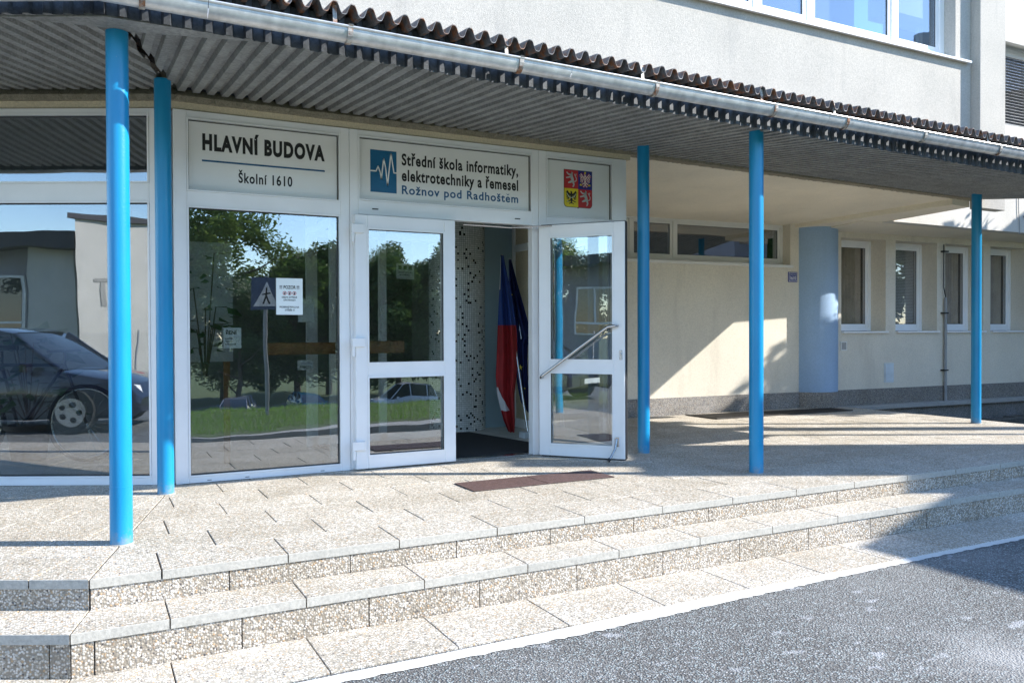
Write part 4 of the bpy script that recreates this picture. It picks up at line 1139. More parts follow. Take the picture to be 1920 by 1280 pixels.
# fascia: upright trapezoid sheet with a lower edge
def fascia(f, L):
    m = MB(f); top = []; mid = []; bot = []
    k = 0
    while k * PER < L:
        for a, h in ((0, 0), (0.048, 0), (0.058, -0.020), (0.088, -0.020)):
            x = k * PER + a
            if x < bis(YV) - 0.01: continue
            zf = zfront(x if f is MAIN else -x * 0.2) - 0.022
            bot.append((x, YV + h, zf - 0.010)); mid.append((x, YV + h, zf + 0.1)); top.append((x, YV + h, zroof(x if f is MAIN else 0.0) + 0.02))
        k += 1
    m.grid([bot, mid, top]); return m
build(fascia(MAIN, XR), 'fascia_sheet', 'galv_dark', can)
build(fascia(LEFT, LL), 'fascia_sheet', 'galv_dark', can)
# roof: sine sheet
def roof(f, L):
    vs = []; fs = []; m = MB(f); n = 16; prev = None; rn = random.Random(8); YF = 4.345
    tot = int(L / PER * n); jit = {}
    for i in range(tot):
        x = i * PER / n; ph = 2 * math.pi * i / n; k = i // n
        if k not in jit: jit[k] = rn.uniform(-0.006, 0.006)
        h = 0.034 * math.cos(ph)
        # tall crests with narrower valleys
        h += -0.0045 * math.cos(3 * ph)
        ymax = min(6.449, Y0 + x / TB)
        if ymax < YF + 0.02: prev = None; continue
        cur = []; z0 = zroof(x if f is MAIN else 0.0)
        for j in range(4):
            y = YF + jit[k] * (1 if j == 0 else 0) + (ymax - YF) * j / 3
            cur.append((x, y, z0 + 0.012 + 0.10 * (y - YF) + h))
        cur2 = [(a, b + (0.0 if j else 0.0), c - 0.005) for j, (a, b, c) in enumerate(cur)]
        o = len(vs); vs += cur + cur2
        if prev is not None:
            fs += [(prev + j, prev + j + 1, o + j + 1, o + j) for j in range(3)] + [(prev + 4 + j, o + 4 + j, o + 5 + j, prev + 5 + j) for j in range(3)]
            fs += [(prev, o, o + 4, prev + 4)]
        prev = o
    m.add(vs, fs); return m
build(roof(MAIN, XR), 'roof_sheet', 'galv_roof', can, smooth=True)
build(roof(LEFT, LL), 'roof_sheet', 'galv_roof', can, smooth=True)
# dark void boards between roof and ceiling at the wall
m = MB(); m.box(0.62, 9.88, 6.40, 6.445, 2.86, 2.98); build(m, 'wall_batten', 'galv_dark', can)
# gutter: half round trough in lengths with beaded front lip
GY, GR = 4.340, 0.053
def gz(x, f): return (2.736 - 0.0088 * (x - 1.0)) if f is MAIN else (2.744 - 0.004 * x)
def gutter(f, x0, x1):
    m = MB(f); rows_ = []; n = 14
    for i in range(n + 1):
        t = math.pi * i / n
        rows_.append([(x, GY - GR * math.cos(t), gz(x, f) - GR * 1.35 * math.sin(t)) for x in (x0, x1)])
    m.grid(rows_)
    rows_ = []
    for i in range(n + 1):
        t = math.pi * i / n
        rows_.append([(x, GY - (GR - .002) * math.cos(t), gz(x, f) + .0015 - (GR - .002) * 1.35 * math.sin(t)) for x in (x0, x1)])
    m.grid(rows_)
    m.tube((x0, GY - GR - 0.003, gz(x0, f)), (x1, GY - GR - 0.003, gz(x1, f)), 0.0075, n=8)
    return m
cuts = [bis(GY - GR), 0.55, 2.66, 4.9, 7.1, 9.9]
for a, b in zip(cuts, cuts[1:]): build(gutter(MAIN, a, b - 0.003), 'gutter', 'galv_gutter', can, smooth=True)
build(gutter(LEFT, bis(GY - GR), LL), 'gutter', 'galv_gutter', can, smooth=True)
def bracket(f, x):
    m = MB(f); w_ = 0.014; z = gz(x, f); P = []
    for i in range(11):
        t = math.pi * i / 10; P.append((GY - (GR + .004) * math.cos(t), z - (GR * 1.35 + .004) * math.sin(t)))
    P = [(GY - GR - 0.012, z + 0.012)] + P + [(GY + GR + .004, z + 0.03)]
    rows_ = [[(x - w_, y, zz) for y, zz in P], [(x + w_, y, zz) for y, zz in P]]; m.grid(rows_)
    rows_ = [[(x - w_, y - .003, zz - .003) for y, zz in P], [(x + w_, y - .003, zz - .003) for y, zz in P]]; m.grid(rows_)
    # strap up to the roof
    m.add([(x - .075, GY + 0.012, z - .02), (x - .052, GY + 0.012, z - .02), (x - .052, GY + .03, zroof(x if f is MAIN else 0) + .03), (x - .075, GY + .03, zroof(x if f is MAIN else 0) + .03),
           (x - .075, GY + 0.015, z - .02), (x - .052, GY + 0.015, z - .02), (x - .052, GY + .033, zroof(x if f is MAIN else 0) + .03), (x - .075, GY + .033, zroof(x if f is MAIN else 0) + .03)],
          [(0, 1, 2, 3), (7, 6, 5, 4), (0, 4, 5, 1), (1, 5, 6, 2), (3, 7, 4, 0)])
    build(m, 'gutter_bracket', 'rusty', can)
for x in (0.25, 1.267, 2.307, 3.31, 4.36, 5.095, 5.99, 6.98, 7.98, 8.98, 9.8): bracket(MAIN, x)
bracket(LEFT, 0.9)
# flat steel plate at the bend
for f, pts in ((MAIN, [(bis(4.50), 4.50), (0.80, 4.50), (0.78, 4.54), (bis(4.72) + .0, 4.72)]), (LEFT, [(bis(4.50), 4.50), (0.62, 4.50), (0.15, 4.68), (bis(4.72), 4.72)])):
    m = MB(f); m.prism(pts, lambda x, y: 2.657 + 0.05 * (y - 4.5), lambda x, y: 2.665 + 0.05 * (y - 4.5)); build(m, 'edge_plate', 'galv_soffit', can)
# screws in the ceiling sheet
m = MB()
for i in range(26):
    x = 1.0 + i * PER * 3 + 0.025; m.tube((x, 4.55, zfront(x) + 0.001), (x, 4.55, zfront(x) + 0.012), 0.008, n=8)
stuff(build(m, 'fixing_screws', 'gasket', can))

# ================================================================== POSTS
def post(x, y, ztop, lab, ring=False):
    e_ = empty('canopy_post', (x, y, 0), lab, 'post', 'blue steel posts holding the canopy')
    m = MB(); m.tube((x, y, 0), (x, y, ztop), 0.0545, n=48); build(m, 'shaft', 'post_blue', e_, smooth=True)
    if ring:
        m = MB(); m.tube((x, y, 0.298), (x, y, 0.304), 0.0562, n=48); build(m, 'weld_ring', 'post_blue', e_, smooth=True)
        m = MB(); m.tube((x, y, 0.0), (x, y, 0.298), 0.0555, n=48); build(m, 'sleeve', 'post_blue', e_, smooth=True)
    m = MB(); m.tube((x, y, -0.001), (x, y, 0.005), 0.062, n=32); build(m, 'base_seal', 'lip', e_)
    return e_
post(0.153, 4.73, 2.665, 'nearest sunlit blue post at the left, in front of the left pane', True)
post(0.473, 6.051, 2.825, 'blue post in the bend left of the HLAVNÍ BUDOVA panel, lit only near its foot')
post(4.461, 5.987, 2.78, 'shaded blue post just right of the open door leaf')
post(4.60, 4.731, 2.645, 'blue post at the front edge with its foot near the top step, mid right')
post(9.33, 6.02, 2.76, 'farthest blue post at the right by the small windows')

# ================================================================== SMALL THINGS ON THE PAVING AND WALLS
gr = empty('door_grate', (2.9, 5.25, 0), 'reddish brown two-piece foot grate let into the paving before the door', 'grate')
for x0, x1 in ((2.352, 2.935), (2.943, 3.52)):
    m = MB(); m.box(x0, x1, 5.09, 5.43, 0.001, 0.004); build(m, 'tray', 'pit', gr)
    m = MB(); bars(m, x0, x1, 5.0, 5.0, 0, 0, 0) if False else None
    y = 5.094
    while y < 5.425: m.box(x0 + .002, x1 - .002, y, y + 0.011, 0.0045, 0.009); y += 0.0185
    stuff(build(m, 'grate_bars', 'grate_red', gr))
gr2 = empty('wall_grating', (8.1, 8.05, 0), 'dark steel grating in the paving along the recessed cream wall', 'grate')
m = MB(); m.prism([(6.93, 8.38), (6.97, 7.84), (9.30, 7.76), (9.36, 8.12)], 0.001, 0.003); build(m, 'tray', 'pit', gr2)
m = MB(); x = 6.98
while x < 9.3: m.box(x, x + 0.012, 7.85 - 0.034 * (x - 6.97), 8.36 - 0.1 * (x - 6.97), 0.004, 0.014); x += 0.034
stuff(build(m, 'grate_bars', 'grate_dark', gr2))
m = MB(); m.prism([(6.93, 8.40), (6.96, 7.83), (9.31, 7.75), (9.31, 7.765), (6.975, 7.845), (6.945, 8.40)], 0.004, 0.016); build(m, 'grate_rim', 'grate_dark', gr2)
# house number plate
pn = empty('house_number_plate', RW(8.91, -0.01, 1.86), 'small dark blue enamel plate with number 1610 on the cream wall', 'sign')
m = MB(RW); m.box(8.826, 8.996, -0.012, -0.001, 1.792, 1.935); build(m, 'plate', 'navy_print', pn, bevel=0.003)
m = MB(RW); bars(m, 8.836, 8.986, 1.802, 1.925, -0.0142, -0.0125, 0.005); build(m, 'rim_line', 'white_print', pn)
lettering('ŠKOLNÍ ULICE', 8.855, 1.892, 0.112, 0.014, -0.0135, 'white_print', pn, 0.01, 1.0, RW)
lettering('1610', 8.858, 1.822, 0.106, 0.056, -0.0135, 'white_print', pn, 0.02, 1.05, RW)
e_ = empty('small_vent_cover', RW(9.89, -0.01, 0.87), 'small pale framed socket cover beside the blue round column', 'cover')
m = MB(RW); bars(m, 9.83, 9.955, 0.806, 0.941, -0.014, -0.001, 0.015); build(m, 'cover_frame', 'white_wall_frame', e_)
m = MB(RW); m.box(9.845, 9.94, -0.006, -0.001, 0.821, 0.926); build(m, 'cover_plate', 'kerb', e_)
e_ = empty('meter_hatch', RW(10.82, -0.01, 0.45), 'pale rectangular meter hatch low on the side wall', 'hatch')
m = MB(RW); bars(m, 10.725, 10.922, 0.310, 0.606, -0.010, -0.001, 0.012); build(m, 'hatch_frame', 'box_white', e_)
m = MB(RW); m.box(10.740, 10.907, -0.016, -0.011, 0.325, 0.591); m.tube((10.89, -0.022, 0.45), (10.89, -0.016, 0.45), 0.007); build(m, 'hatch_door', 'box_white', e_, bevel=0.002)
e_ = empty('wall_conduit', RW(12.04, -0.03, 0), 'grey conduit pipe rising against the pier between the second and third small windows', 'pipe')
m = MB(RW); m.tube((12.035, -0.035, -0.02), (12.035, -0.035, 1.62), 0.022, n=12); build(m, 'pipe', 'grey_plastic', e_, smooth=True)
m = MB(RW); m.path([(12.035, -0.035, 1.62), (12.00, -0.03, 1.78), (12.00, -0.03, 2.45)], 0.008, 8); build(m, 'cable', 'black_plastic', e_)
for z in (0.46, 1.36, 2.33):
    m = MB(RW); m.box(11.965, 12.075, -0.06, -0.001, z, z + 0.022); build(m, 'clamp', 'black_plastic', e_)
for (px, lab) in ((12.62, 'thin cable hanging down the white upper wall, left of the pair'), (12.86, 'longer thin cable down the white upper wall to the ceiling edge')):
    m = MB(); m.path([(px, 7.485, 7.0 if px > 12.7 else 3.12), (px + 0.01, 7.485, 3.2 if px > 12.7 else 2.9), (px + 0.03, 7.485, 2.75), (px - 0.02 + 0.06, 7.485, 2.56)], 0.006, 6)
    if px > 12.7: m.box(px - 0.1, px + 0.03, 7.475, 7.499, 2.83, 2.85)
    tag(build(m, 'hanging_cable', 'grey_plastic', origin=(px, 7.485, 2.6)), lab, 'cable', 'cables down the upper wall')
# rough stone kerb at the right edge
kb = empty('stone_kerb', (11, 6.9, -0.2), 'rough dark stone kerb beside the lower ground on the right', 'kerb')
rn = random.Random(21); x = 10.2
while x < 13.5:
    L_ = rn.uniform(0.25, 0.45); m = MB()
    vs = []; yb_ = 7.15 + 0.10 * (x - 10.2)
    m.box(x, x + L_ - 0.02, yb_, yb_ + 0.22, -0.5, -0.20 + rn.uniform(-0.02, 0.02)); m.v = [(a + rn.uniform(-.02, .02), b + rn.uniform(-.02, .02), c + rn.uniform(-.015, .015)) for a, b, c in m.v]
    build(m, 'kerb_stone', 'dark_stone', kb, bevel=0.02); x += L_

# ================================================================== WORLD BEHIND THE CAMERA (seen in the glass)
lawn = MB(); L_ = [(0.75, 1.6), (0.75, -2.0), (30, -2.0), (30, 1.0), (5.0, 1.05), (3.4, 1.25), (2.3, 1.6), (1.4, 1.85)]
m = MB(); m.prism(L_, GZ - 0.05, -0.215); lw = struct(build(m, 'lawn', 'turf'))
m = MB(); rn = random.Random(31)
for i in range(26000):
    x = 0.8 + rn.random() ** 1.4 * 14; y = rn.uniform(-1.98, 1.55 if x < 2.3 else (1.2 if x < 3.4 else 1.0)); a = rn.uniform(0, 6.28); hgt = rn.uniform(0.03, 0.075)
    dx, dy = math.cos(a) * 0.004, math.sin(a) * 0.004; lx, ly = rn.uniform(-.03, .03), rn.uniform(-.03, .03)
    m.add([(x - dx, y - dy, -0.216), (x + dx, y + dy, -0.216), (x + lx, y + ly, -0.216 + hgt)], [(0, 1, 2)])
go = stuff(build(m, 'lawn_grass', 'grass_blade', recalc=False)); tag(go, 'short sunlit grass on the lawn across from the entrance', 'grass')
m = MB(); m.prism([(0.60, 1.65), (0.60, -2.0), (0.75, -2.0), (0.75, 1.6), (1.4, 1.85), (2.3, 1.6), (3.4, 1.25), (5.0, 1.05), (30, 1.0), (30, 1.55), (5.0, 1.55), (3.6, 1.62), (2.4, 1.78), (1.4, 1.98)], GZ - 0.05, -0.22); struct(build(m, 'lawn_kerb', 'kerb'))

# --- trees
def make_tree(name, loc, h, r, trunk_h, seed, nleaf, mat, label, group, cat='tree', size=0.16, shape=1.0):
    e_ = empty(name, loc, label, cat, group); rn = random.Random(seed); L0 = Vector(loc)
    m = MB(); m.path([(loc[0], loc[1], loc[2]), (loc[0] + .05, loc[1], loc[2] + h * .3), (loc[0] - .03, loc[1] + .05, loc[2] + h * .6), (loc[0], loc[1], loc[2] + h * .92)], [0.022 * h, 0.017 * h, 0.011 * h, 0.003 * h], 8)
    limbs = []
    for i in range(14):
        z = loc[2] + trunk_h + (h * .9 - trunk_h) * i / 14; a = i * 2.4 + rn.uniform(-.4, .4)
        q = (z - loc[2] - trunk_h) / (h - trunk_h); rr_ = r * (0.35 + 0.65 * math.sin(math.pi * min(1, q * 1.05 + .12))) * rn.uniform(.7, 1.05)
        tip = Vector((loc[0] + rr_ * math.cos(a), loc[1] + rr_ * math.sin(a), z + rr_ * 0.55)); limbs.append(tip)
        mid = (Vector((loc[0], loc[1], z)) + tip) / 2 + Vector((0, 0, -.05 * r))
        m.path([(loc[0], loc[1], z), tuple(mid), tuple(tip)], [0.007 * h, 0.005 * h, 0.0015 * h], 6)
    build(m, 'trunk', 'bark', e_, smooth=True)
    m = MB(); cl = []
    for tip in limbs:
        for k in range(4):
            q = rn.uniform(.35, 1.05); c = Vector((loc[0], loc[1], tip.z - 0.3 * r * (1 - q))).lerp(tip, q) + Vector((rn.gauss(0, .12), rn.gauss(0, .12), rn.gauss(0, .12))) * r; cl.append((c, rn.uniform(.16, .34) * r * shape))
    cl.append((Vector((loc[0], loc[1], loc[2] + h * .95)), .2 * r))
    V_, Fq = [], []
    for i in range(nleaf):
        c, cr = cl[rn.randrange(len(cl))]
        d = Vector((rn.gauss(0, 1), rn.gauss(0, 1), rn.gauss(0, .8))); d = d / max(d.length, .01) * cr * rn.random() ** .45
        p = c + d; s_ = size * rn.uniform(.6, 1.3)
        a1 = Vector((rn.gauss(0, 1), rn.gauss(0, 1), rn.gauss(0, .5))).normalized(); a2 = a1.orthogonal().normalized()
        n_ = len(V_); V_ += [tuple(p - a1 * s_), tuple(p + a2 * s_ * .45), tuple(p + a1 * s_), tuple(p - a2 * s_ * .45)]; Fq.append((n_, n_ + 1, n_ + 2, n_ + 3))
    m.v = V_; m.q = Fq; m.mi = [0] * len(Fq); cr_ = build(m, 'crown', mat, e_, recalc=False)
    return e_
TR = 'trees across the road behind the viewer'
t1 = make_tree('birch_tree', (9.5, -54, -4.3), 15.5, 5.6, 3.0, 1, 16000, 'leaf_tree', 'tall light green birch beyond the lower car park', TR, size=0.19)
t2 = make_tree('leafy_tree', (22.0, -53.0, -4.3), 11.0, 5.0, 1.0, 2, 26000, 'leaf_hedge', 'broad dark tree beyond the lower car park', TR, size=0.20)
def place(t, x, y, s, rz, label):
    c = copy_tree(t); c.location = (x, y, -4.3); c.scale = (s, s, s); c.rotation_euler = (0, 0, rz); c['label'] = label; return c
plc = [(t2, 14.5, -52, 0.92, 1.0), (t2, 4.5, -53, 1.0, 2.0), (t2, 29, -55, 1.1, 2.7), (t1, 36, -56, 0.95, 1.3), (t2, 41, -54, 1.15, 3.3), (t2, 50, -53, 1.2, 0.3), (t1, 58, -52, 1.0, 4.2),
       (t2, 66, -50, 1.3, 5.3), (t2, -3.5, -50, 0.9, 0.9), (t2, 18.5, -57, 1.1, 1.9), (t2, 10, -50, 0.8, 4.0), (t2, 33, -50, 0.95, 4.0), (t2, 0.5, -57, 1.15, 3.0), (t1, 25, -58, 0.85, 5.0), (t1, 16.5, -60, 0.80, 2.6), (t1, 5.5, -58, 0.9, 0.7)]
nm = ['second', 'third', 'fourth', 'fifth', 'sixth', 'seventh', 'eighth', 'ninth', 'tenth', 'eleventh', 'twelfth', 'thirteenth', 'fourteenth', 'fifteenth', 'sixteenth', 'seventeenth']
for (t, x, y, s, rz), n_ in zip(plc, nm): place(t, x, y, s, rz, ('dark bushy tree' if t is t2 else 'light green birch') + ' standing %s in the row beyond the lower car park' % n_)
t3 = make_tree('birch_tree', (-23.2, -2.9, -0.6), 8.0, 2.2, 1.6, 5, 9000, 'leaf_tree', 'light green birch left of the forecourt before the grey building', TR, size=0.12)
for k_, (x_, y_, s_, l_) in enumerate(((33, -7.5, 1.0, 'wide dark tree right of the lawn, nearest the forecourt'), (30, -14, 0.9, 'wide dark tree right of the lawn, set back'), (40, -3.5, 1.1, 'wide dark tree right of the lawn, farthest along'))):
    c = copy_tree(t2); c.location = (x_, y_, -0.8 if k_ != 1 else -2.5); c.scale = (s_,) * 3; c.rotation_euler = (0, 0, k_ * 2.1); c['label'] = l_
c = copy_tree(t3); c.location = (-33, -8.5, -0.6); c.rotation_euler = (0, 0, 2); c['label'] = 'second birch left of the forecourt, nearer the grey building'
# trees at the right whose crowns throw leaf shadows on the rear wall
TS_ = 'trees beyond the right edge shading the side wall'
def sunpt(w_, s_): # w across the light, s towards the sun
    ca, sa = math.cos(SUN_A), math.sin(SUN_A); return (s_ * ca + w_ * sa, w_ * ca - s_ * sa)
def shade_tree(name, w_, s_, h, r, th, seed, n, label, z=-0.5):
    x, y = sunpt(w_, s_); return make_tree(name, (x, y, z), h, r, th, seed, n, 'leaf_hedge', label, TS_, size=0.11, shape=1.1)
shade_tree('leafy_tree', 11.8, 11.0, 5.2, 1.25, 3.0, 41, 6500, 'small leafy tree beyond the right edge, before the shading block')
sh_ = empty('side_shade_block', (*sunpt(14, 14.5), -0.5), 'unseen tall block added beyond the right edge to shade the side wall', 'building')  # unseen block added to shade the side wall with an upright edge
def SUNF(w_, s_, z): x, y = sunpt(w_, s_); return (x, y, z)
m = MB(SUNF); m.box(11.68, 19, 13.0, 16.0, -0.6, 6.0); build(m, 'wall', 'grey_facade', sh_)
m = MB(SUNF); m.box(11.6, 19.1, 12.95, 16.1, 6.0, 6.12); build(m, 'roof', 'roof_dark', sh_)
# unseen block added at the right, shaped to cast the steps' hard shadow
ga = empty('step_shadow_block', (*sunpt(4.5, 12.5), GZ), 'unseen stepped block added beyond the right edge to shadow the steps', 'building')
def SUNF(w_, s_, z): x, y = sunpt(w_, s_); return (x, y, z)
m = MB(SUNF); m.prism([(5.35, 9.6), (6.24, 10.4), (6.24, 14.2), (4.2, 14.2), (4.2, 10.25)], -0.6, 4.30); build(m, 'wall', 'grey_facade', ga)
m = MB(SUNF); m.box(6.18, 7.88, 10.5, 12.4, -0.6, 6.0); m.box(6.62, 6.95, 11.2, 11.6, 6.0, 7.1); build(m, 'end_block', 'grey_facade', ga)
m = MB(SUNF); m.box(4.17, 4.19, 12.0, 13.5, -0.3, 2.0); build(m, 'shadow_block_door', 'white_frame', ga)
# two unseen poles added to cast narrow shadow lines on the paving
for w_, s_, r_, lab in ((9.13, 12.0, 0.165, 'thick grey pole added beyond the right edge for its shadow band'), (8.61, 12.8, 0.055, 'slim grey pole added beyond the right edge for its shadow line')):
    x, y = sunpt(w_, s_); e_ = empty('shadow_pole', (x, y, GZ), lab, 'pole', 'unseen poles added for their shadow lines')
    m = MB(); m.tube((x, y, GZ), (x, y, 7.0), r_, r_ * .95, 16); build(m, 'shaft', 'grey_plastic', e_, smooth=True)
    m = MB(); m.path([(x, y, 6.9), (x + .3, y, 7.1), (x + 1.2, y, 7.15)], 0.04, 8); m.box(x + 1.1, x + 1.6, y - .1, y + .1, 7.10, 7.20); build(m, 'pole_arm', 'grey_plastic', e_)

# --- cars: body from stacked cross sections, local x forward
def car(name, center, heading, paint, label, L=4.5, Wd=1.8, Hh=1.48, kind='hatch', plate=None):
    e_ = empty(name, center, label, 'car', 'cars parked around the forecourt')
    ch, sh = math.cos(heading), math.sin(heading); cx_, cy_, cz_ = center
    def CF(x, y, z): return (cx_ + x * ch - y * sh, cy_ + x * sh + y * ch, cz_ + z)
    hl = L / 2; hw = Wd / 2
    # side profile of lower body (x, ztop, width scale)
    P = [(-hl, .62, .86), (-hl + .06, .86, .93), (-hl * .80, .93, .98), (-hl * .45, .94, 1), (0, .93, 1), (hl * .38, .92, 1), (hl * .48, .90, .99), (hl * .80, .80, .95), (hl * .94, .70, .89), (hl, .52, .80)]
    m = MB(CF); rows_ = []
    for x, zt, ws in P:
        w1 = hw * ws; zb = .20 if abs(x) < hl - .05 else .30; zs_ = [zb, zb + .05, .45, zt - .10, zt - .02, zt]
        ws_ = [w1 * .90, w1 * .97, w1, w1 * .985, w1 * .95, w1 * .86]
        r_ = [(x, -b, a) for a, b in zip(zs_, ws_)] + [(x, 0, zt + .025)] + [(x, b, a) for a, b in list(zip(zs_, ws_))[::-1]]
        rows_.append(r_)
    m.grid(rows_); m.add(rows_[0], [tuple(range(len(rows_[0])))]); m.add(rows_[-1], [tuple(range(len(rows_[0])))])
    build(m, 'body', paint, e_, smooth=True)
    # greenhouse
    rear = -hl * (.92 if kind == 'wagon' else .84); G_ = [(rear, .92), (rear + .18, Hh * .82), (rear + .40, Hh * .965), (-.2, Hh), (hl * .08, Hh * .985), (hl * .20, Hh * .95), (hl * .52, .90)]
    m = MB(CF); rows_ = []
    for x, zt in G_:
        q = (zt - .9) / (Hh - .9); w1 = hw * (.93 - .20 * q); rows_.append([(x, -hw * .93, .88), (x, -w1, zt - .02 if q > .2 else zt), (x, -w1 * .85, zt), (x, w1 * .85, zt), (x, w1, zt - .02 if q > .2 else zt), (x, hw * .93, .88)])
    # glass hull and painted roof with pillars
    m.grid(rows_); build(m, 'windows', 'carglass', e_, smooth=True)
    m = MB(CF)
    rr_ = [[(p[0], p[1] * 1.004, p[2] + .006) for p in r[1:5]] for r in rows_[1:6]]; m.grid(rr_)
    for s_ in (-1, 1):
        idx = [1, 4] if s_ < 0 else [4, 1]
        for a, b in ((rows_[5], rows_[6]),):
            p, q = a[1] if s_ < 0 else a[4], b[1] if s_ < 0 else b[4]; m.tube((p[0], p[1], p[2]), (q[0], q[1], q[2]), .028, n=6)
        for xx in (-.15, rear + .75):
            m.tube((xx, s_ * hw * .925, .90), (xx - .02, s_ * hw * .75, Hh * .975), .032, n=6)
        p, q = (rows_[1][1] if s_ < 0 else rows_[1][4]), (rows_[0][1] if s_ < 0 else rows_[0][4]); m.tube(p, q, .04, n=6)
    build(m, 'roof', paint, e_, smooth=True)
    for sx in (-1, 1):
        for sy in (-1, 1):
            wx = sx * hl * .60; m = MB(CF); m.tube((wx, sy * (hw - .21), .32), (wx, sy * (hw + .012), .32), .32, n=28); t_ = build(m, 'wheel', 'tyre', e_, smooth=True)
            m = MB(CF); m.tube((wx, sy * (hw + .0125), .32), (wx, sy * (hw + .018), .32), .21, n=24); build(m, 'rim', 'rim', t_)
            m = MB(CF)
            for k in range(5):
                a = k * 2 * math.pi / 5; m.tube((wx + .12 * math.cos(a), sy * (hw + .019), .32 + .12 * math.sin(a)), (wx + .12 * math.cos(a), sy * (hw + .021), .32 + .12 * math.sin(a)), .045, n=8)
            build(m, 'spoke_gap', 'tyre', t_)
    for sy in (-1, 1):
        m = MB(CF); m.add([(hl * .90, sy * hw * .90, .58), (hl * .985, sy * hw * .62, .54), (hl * .965, sy * hw * .60, .68), (hl * .88, sy * hw * .90, .72)], [(0, 1, 2, 3)]); m.v = [(a, b, c + .004) for a, b, c in m.v]; build(m, 'headlight', 'lamp_clear', e_, recalc=False)
        m = MB(CF); m.box(-hl * .995, -hl * .955, sy * hw * .62, sy * hw * .88, .66, .84); build(m, 'tail_light', 'lamp_red', e_)
        m = MB(CF); m.box(hl * .32, hl * .38, sy * (hw + .02), sy * (hw + .17), .90, 1.02); build(m, 'mirror', paint, e_, bevel=.02)
    m = MB(CF); m.box(hl - .02, hl + .01, -hw * .45, hw * .45, .30, .46); build(m, 'grille', 'black_plastic', e_)
    pm = MB(CF); pm.box(hl + .011, hl + .018, -.26, .26, .33, .44); build(pm, 'number_plate', 'silver_print', e_)
    return e_
def fr_pt(fwd_d, r_, z): p = F2 * fwd_d + R2 * r_; return (p.x, p.y, z)
hR = math.atan2(R2.y, R2.x)
car('parked_car', fr_pt(-0.6, -7.55, GZ), hR, 'car_dark', 'dark blue black car parked left of the steps, seen only in the left pane', L=4.5, Hh=1.52, kind='wagon')
car('parked_car', (19.5, -41.0, -4.2), math.pi, 'car_white', 'pale silver estate car in the lower car park', L=4.6, Hh=1.7, kind='wagon')
car('parked_car', (8.0, -38.5, -4.2), 1.9, 'car_grey', 'grey car parked alone at the left of the lower car park', L=4.2, Hh=1.42)
car('parked_car', (12.4, -39.0, -4.2), 1.5, 'car_teal', 'teal car beside the grey car in the lower car park', L=4.2, Hh=1.42)
car('parked_car', (27.4, -41.0, -4.2), math.pi, 'car_dark', 'dark car parked farthest right in the lower car park', L=4.3, Hh=1.45)

# --- white building with grey neighbour, reflected in the left pane
def blk(name, f0, f1, r0, r1, z0, z1, mat, parent, bevel=0):
    m = MB(lambda a, b, z: fr_pt(a, b, z)); m.box(f0, f1, r0, r1, z0, z1); return build(m, name, mat, parent, bevel=bevel)
wb = empty('white_building', fr_pt(-20, -11, GZ), 'white rendered building with faded letters, seen only as a reflection', 'building')
WF = lambda a, b, z: fr_pt(a, b, z)
m = MB(WF); m.prism([(-17.5, -15.4), (-25.0, -8.5), (-29, -8.5), (-29, -15.4)], -0.6, 5.2); build(m, 'wall', 'white_wall', wb)
m = MB(WF); m.prism([(-17.2, -15.5), (-24.9, -8.2), (-29.2, -8.2), (-29.2, -15.5)], 5.2, 5.42); build(m, 'roof_edge', 'roof_dark', wb)
gb_ = empty('grey_building', fr_pt(-19, -20, GZ), 'grey building with dark eave and windows, seen only as a reflection', 'building')
blk('wall', -26, -18.9, -21.8, -15.45, -0.6, 4.2, 'grey_facade', gb_); blk('roof_edge', -26.5, -17.6, -22.0, -15.5, 4.2, 4.75, 'roof_dark', gb_)
blk('slanted_pier', -18.9, -18.3, -17.6, -15.9, -0.6, 4.2, 'white_wall', gb_)
for r0 in (-20.6,):
    o = blk('window', -18.9, -18.8, r0, r0 + 2.6, 1.0, 3.3, 'white_frame', gb_)
    blk('pane', -18.795, -18.78, r0 + .12, r0 + 1.2, 1.6, 3.2, 'carglass', o); blk('pane', -18.795, -18.78, r0 + 1.35, r0 + 2.48, 1.6, 3.2, 'carglass', o); blk('pane', -18.795, -18.78, r0 + .12, r0 + 2.48, 1.08, 1.5, 'carglass', o)
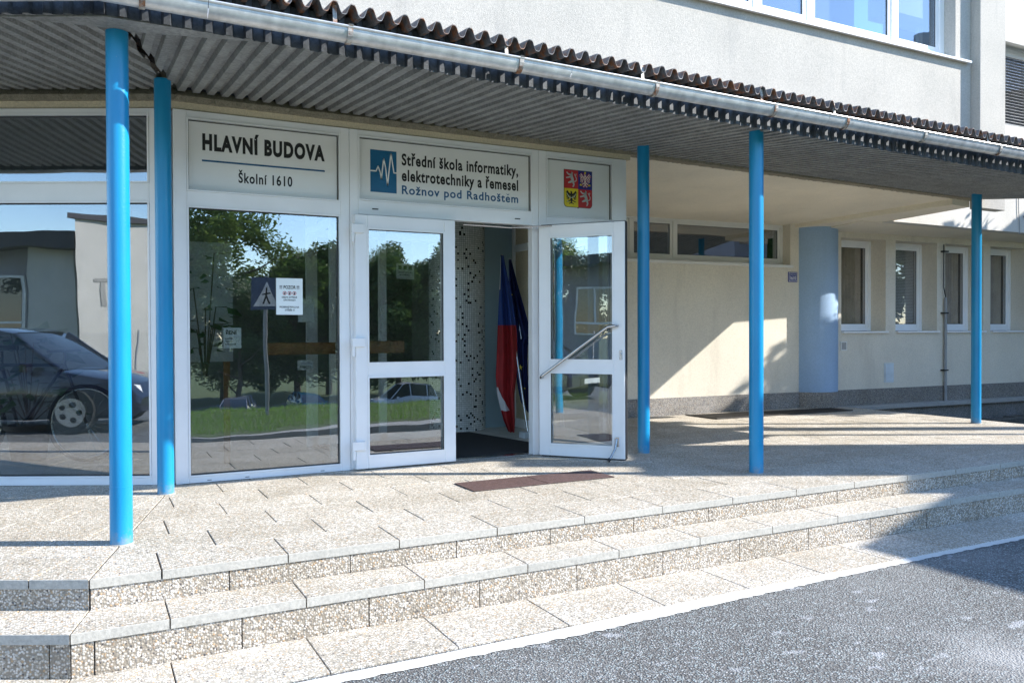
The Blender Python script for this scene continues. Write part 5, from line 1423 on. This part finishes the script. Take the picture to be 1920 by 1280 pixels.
# letters on the white wall (read in mirror writing in the pane)
def WP(t_, b, z): return fr_pt(-17.5 - 7.5 * t_ / 10.19 + 0.017, -15.4 + 6.9 * t_ / 10.19 + 0.018, z)
for pl_ in ([(0.6, 2.98), (1.3, 2.98), (1.3, 3.12), (0.6, 3.12)], [(0.85, 2.1), (1.02, 2.1), (1.02, 2.97), (0.85, 2.97)], [(1.6, 2.1), (1.78, 2.1), (1.78, 3.1), (1.6, 3.1)], [(3.5, 2.1), (3.7, 2.1), (3.7, 3.1), (3.5, 3.1)]):
    tw = MB(WP); tw.add([(a, 0, z) for a, z in pl_], [(0, 1, 2, 3)]); build(tw, 'wall_letter', 'kerb', wb, recalc=False)
tw = MB(WP); tw.add([(2.65, 0, 2.0), (2.9, 0, 1.7), (3.2, 0, 2.1), (3.25, 0, 3.1), (3.05, 0, 3.15), (2.95, 0, 2.7), (2.8, 0, 3.1), (2.65, 0, 3.1)], [tuple(range(8))])
build(tw, 'wall_emblem', 'red_print', wb, recalc=False)
# chain link fence in front of the white building
fe = empty('chain_link_fence', fr_pt(-8, -12, GZ), 'green chain link fence reflected in the left pane', 'fence')
for i in range(7):
    m = MB(); p = fr_pt(-8.5, -18 + i * 2.2, GZ); m.tube(p, (p[0], p[1], 1.15), 0.025, n=8); build(m, 'fence_post', 'grey_plastic', fe)
m = MB(lambda a, b, z: fr_pt(-8.5, a, z)); 
for i in range(150):
    for sg in (-1, 1):
        a0 = -18 + i * 0.09; a1 = a0 + sg * 1.4; 
        if not (-18 <= a1 <= -4.8): continue
        m.add([(a0, 0, GZ), (a0 + .006, 0, GZ), (a1 + .006, 0, 1.09), (a1, 0, 1.09)], [(0, 1, 2, 3)])
stuff(build(m, 'fence_mesh', 'grey_plastic', fe, recalc=False))
# crossing sign on its pole
sg_ = empty('crossing_sign', (2.55, -0.6, -0.3), 'square blue crossing sign with white triangle on a grey pole by the lawn', 'sign')
m = MB(); m.tube((2.55, -0.6, -0.3), (2.55, -0.6, 1.98), 0.03, n=12); build(m, 'pole', 'grey_plastic', sg_, smooth=True)
m = MB(); m.box(2.30, 2.80, -0.565, -0.560, 1.46, 1.96); build(m, 'plate', 'sign_grey', sg_)
m = MB(); m.add([(2.34, -0.559, 1.52), (2.76, -0.559, 1.52), (2.55, -0.559, 1.90)], [(0, 1, 2)]); build(m, 'triangle', 'white_print', sg_, recalc=False)
m = MB()
for p in stroke([(2.55, 1.82), (2.55, 1.70), (2.50, 1.56)], .014) + stroke([(2.55, 1.70), (2.61, 1.56)], .014) + stroke([(2.48, 1.72), (2.62, 1.74)], .010): m.add([(x, -0.558, z) for x, z in p], [tuple(range(4))])
build(m, 'pictogram', 'ink', sg_, recalc=False)
# mailbox-free end: nothing floats, everything rests on the ground sheet
bpy.context.view_layer.update()
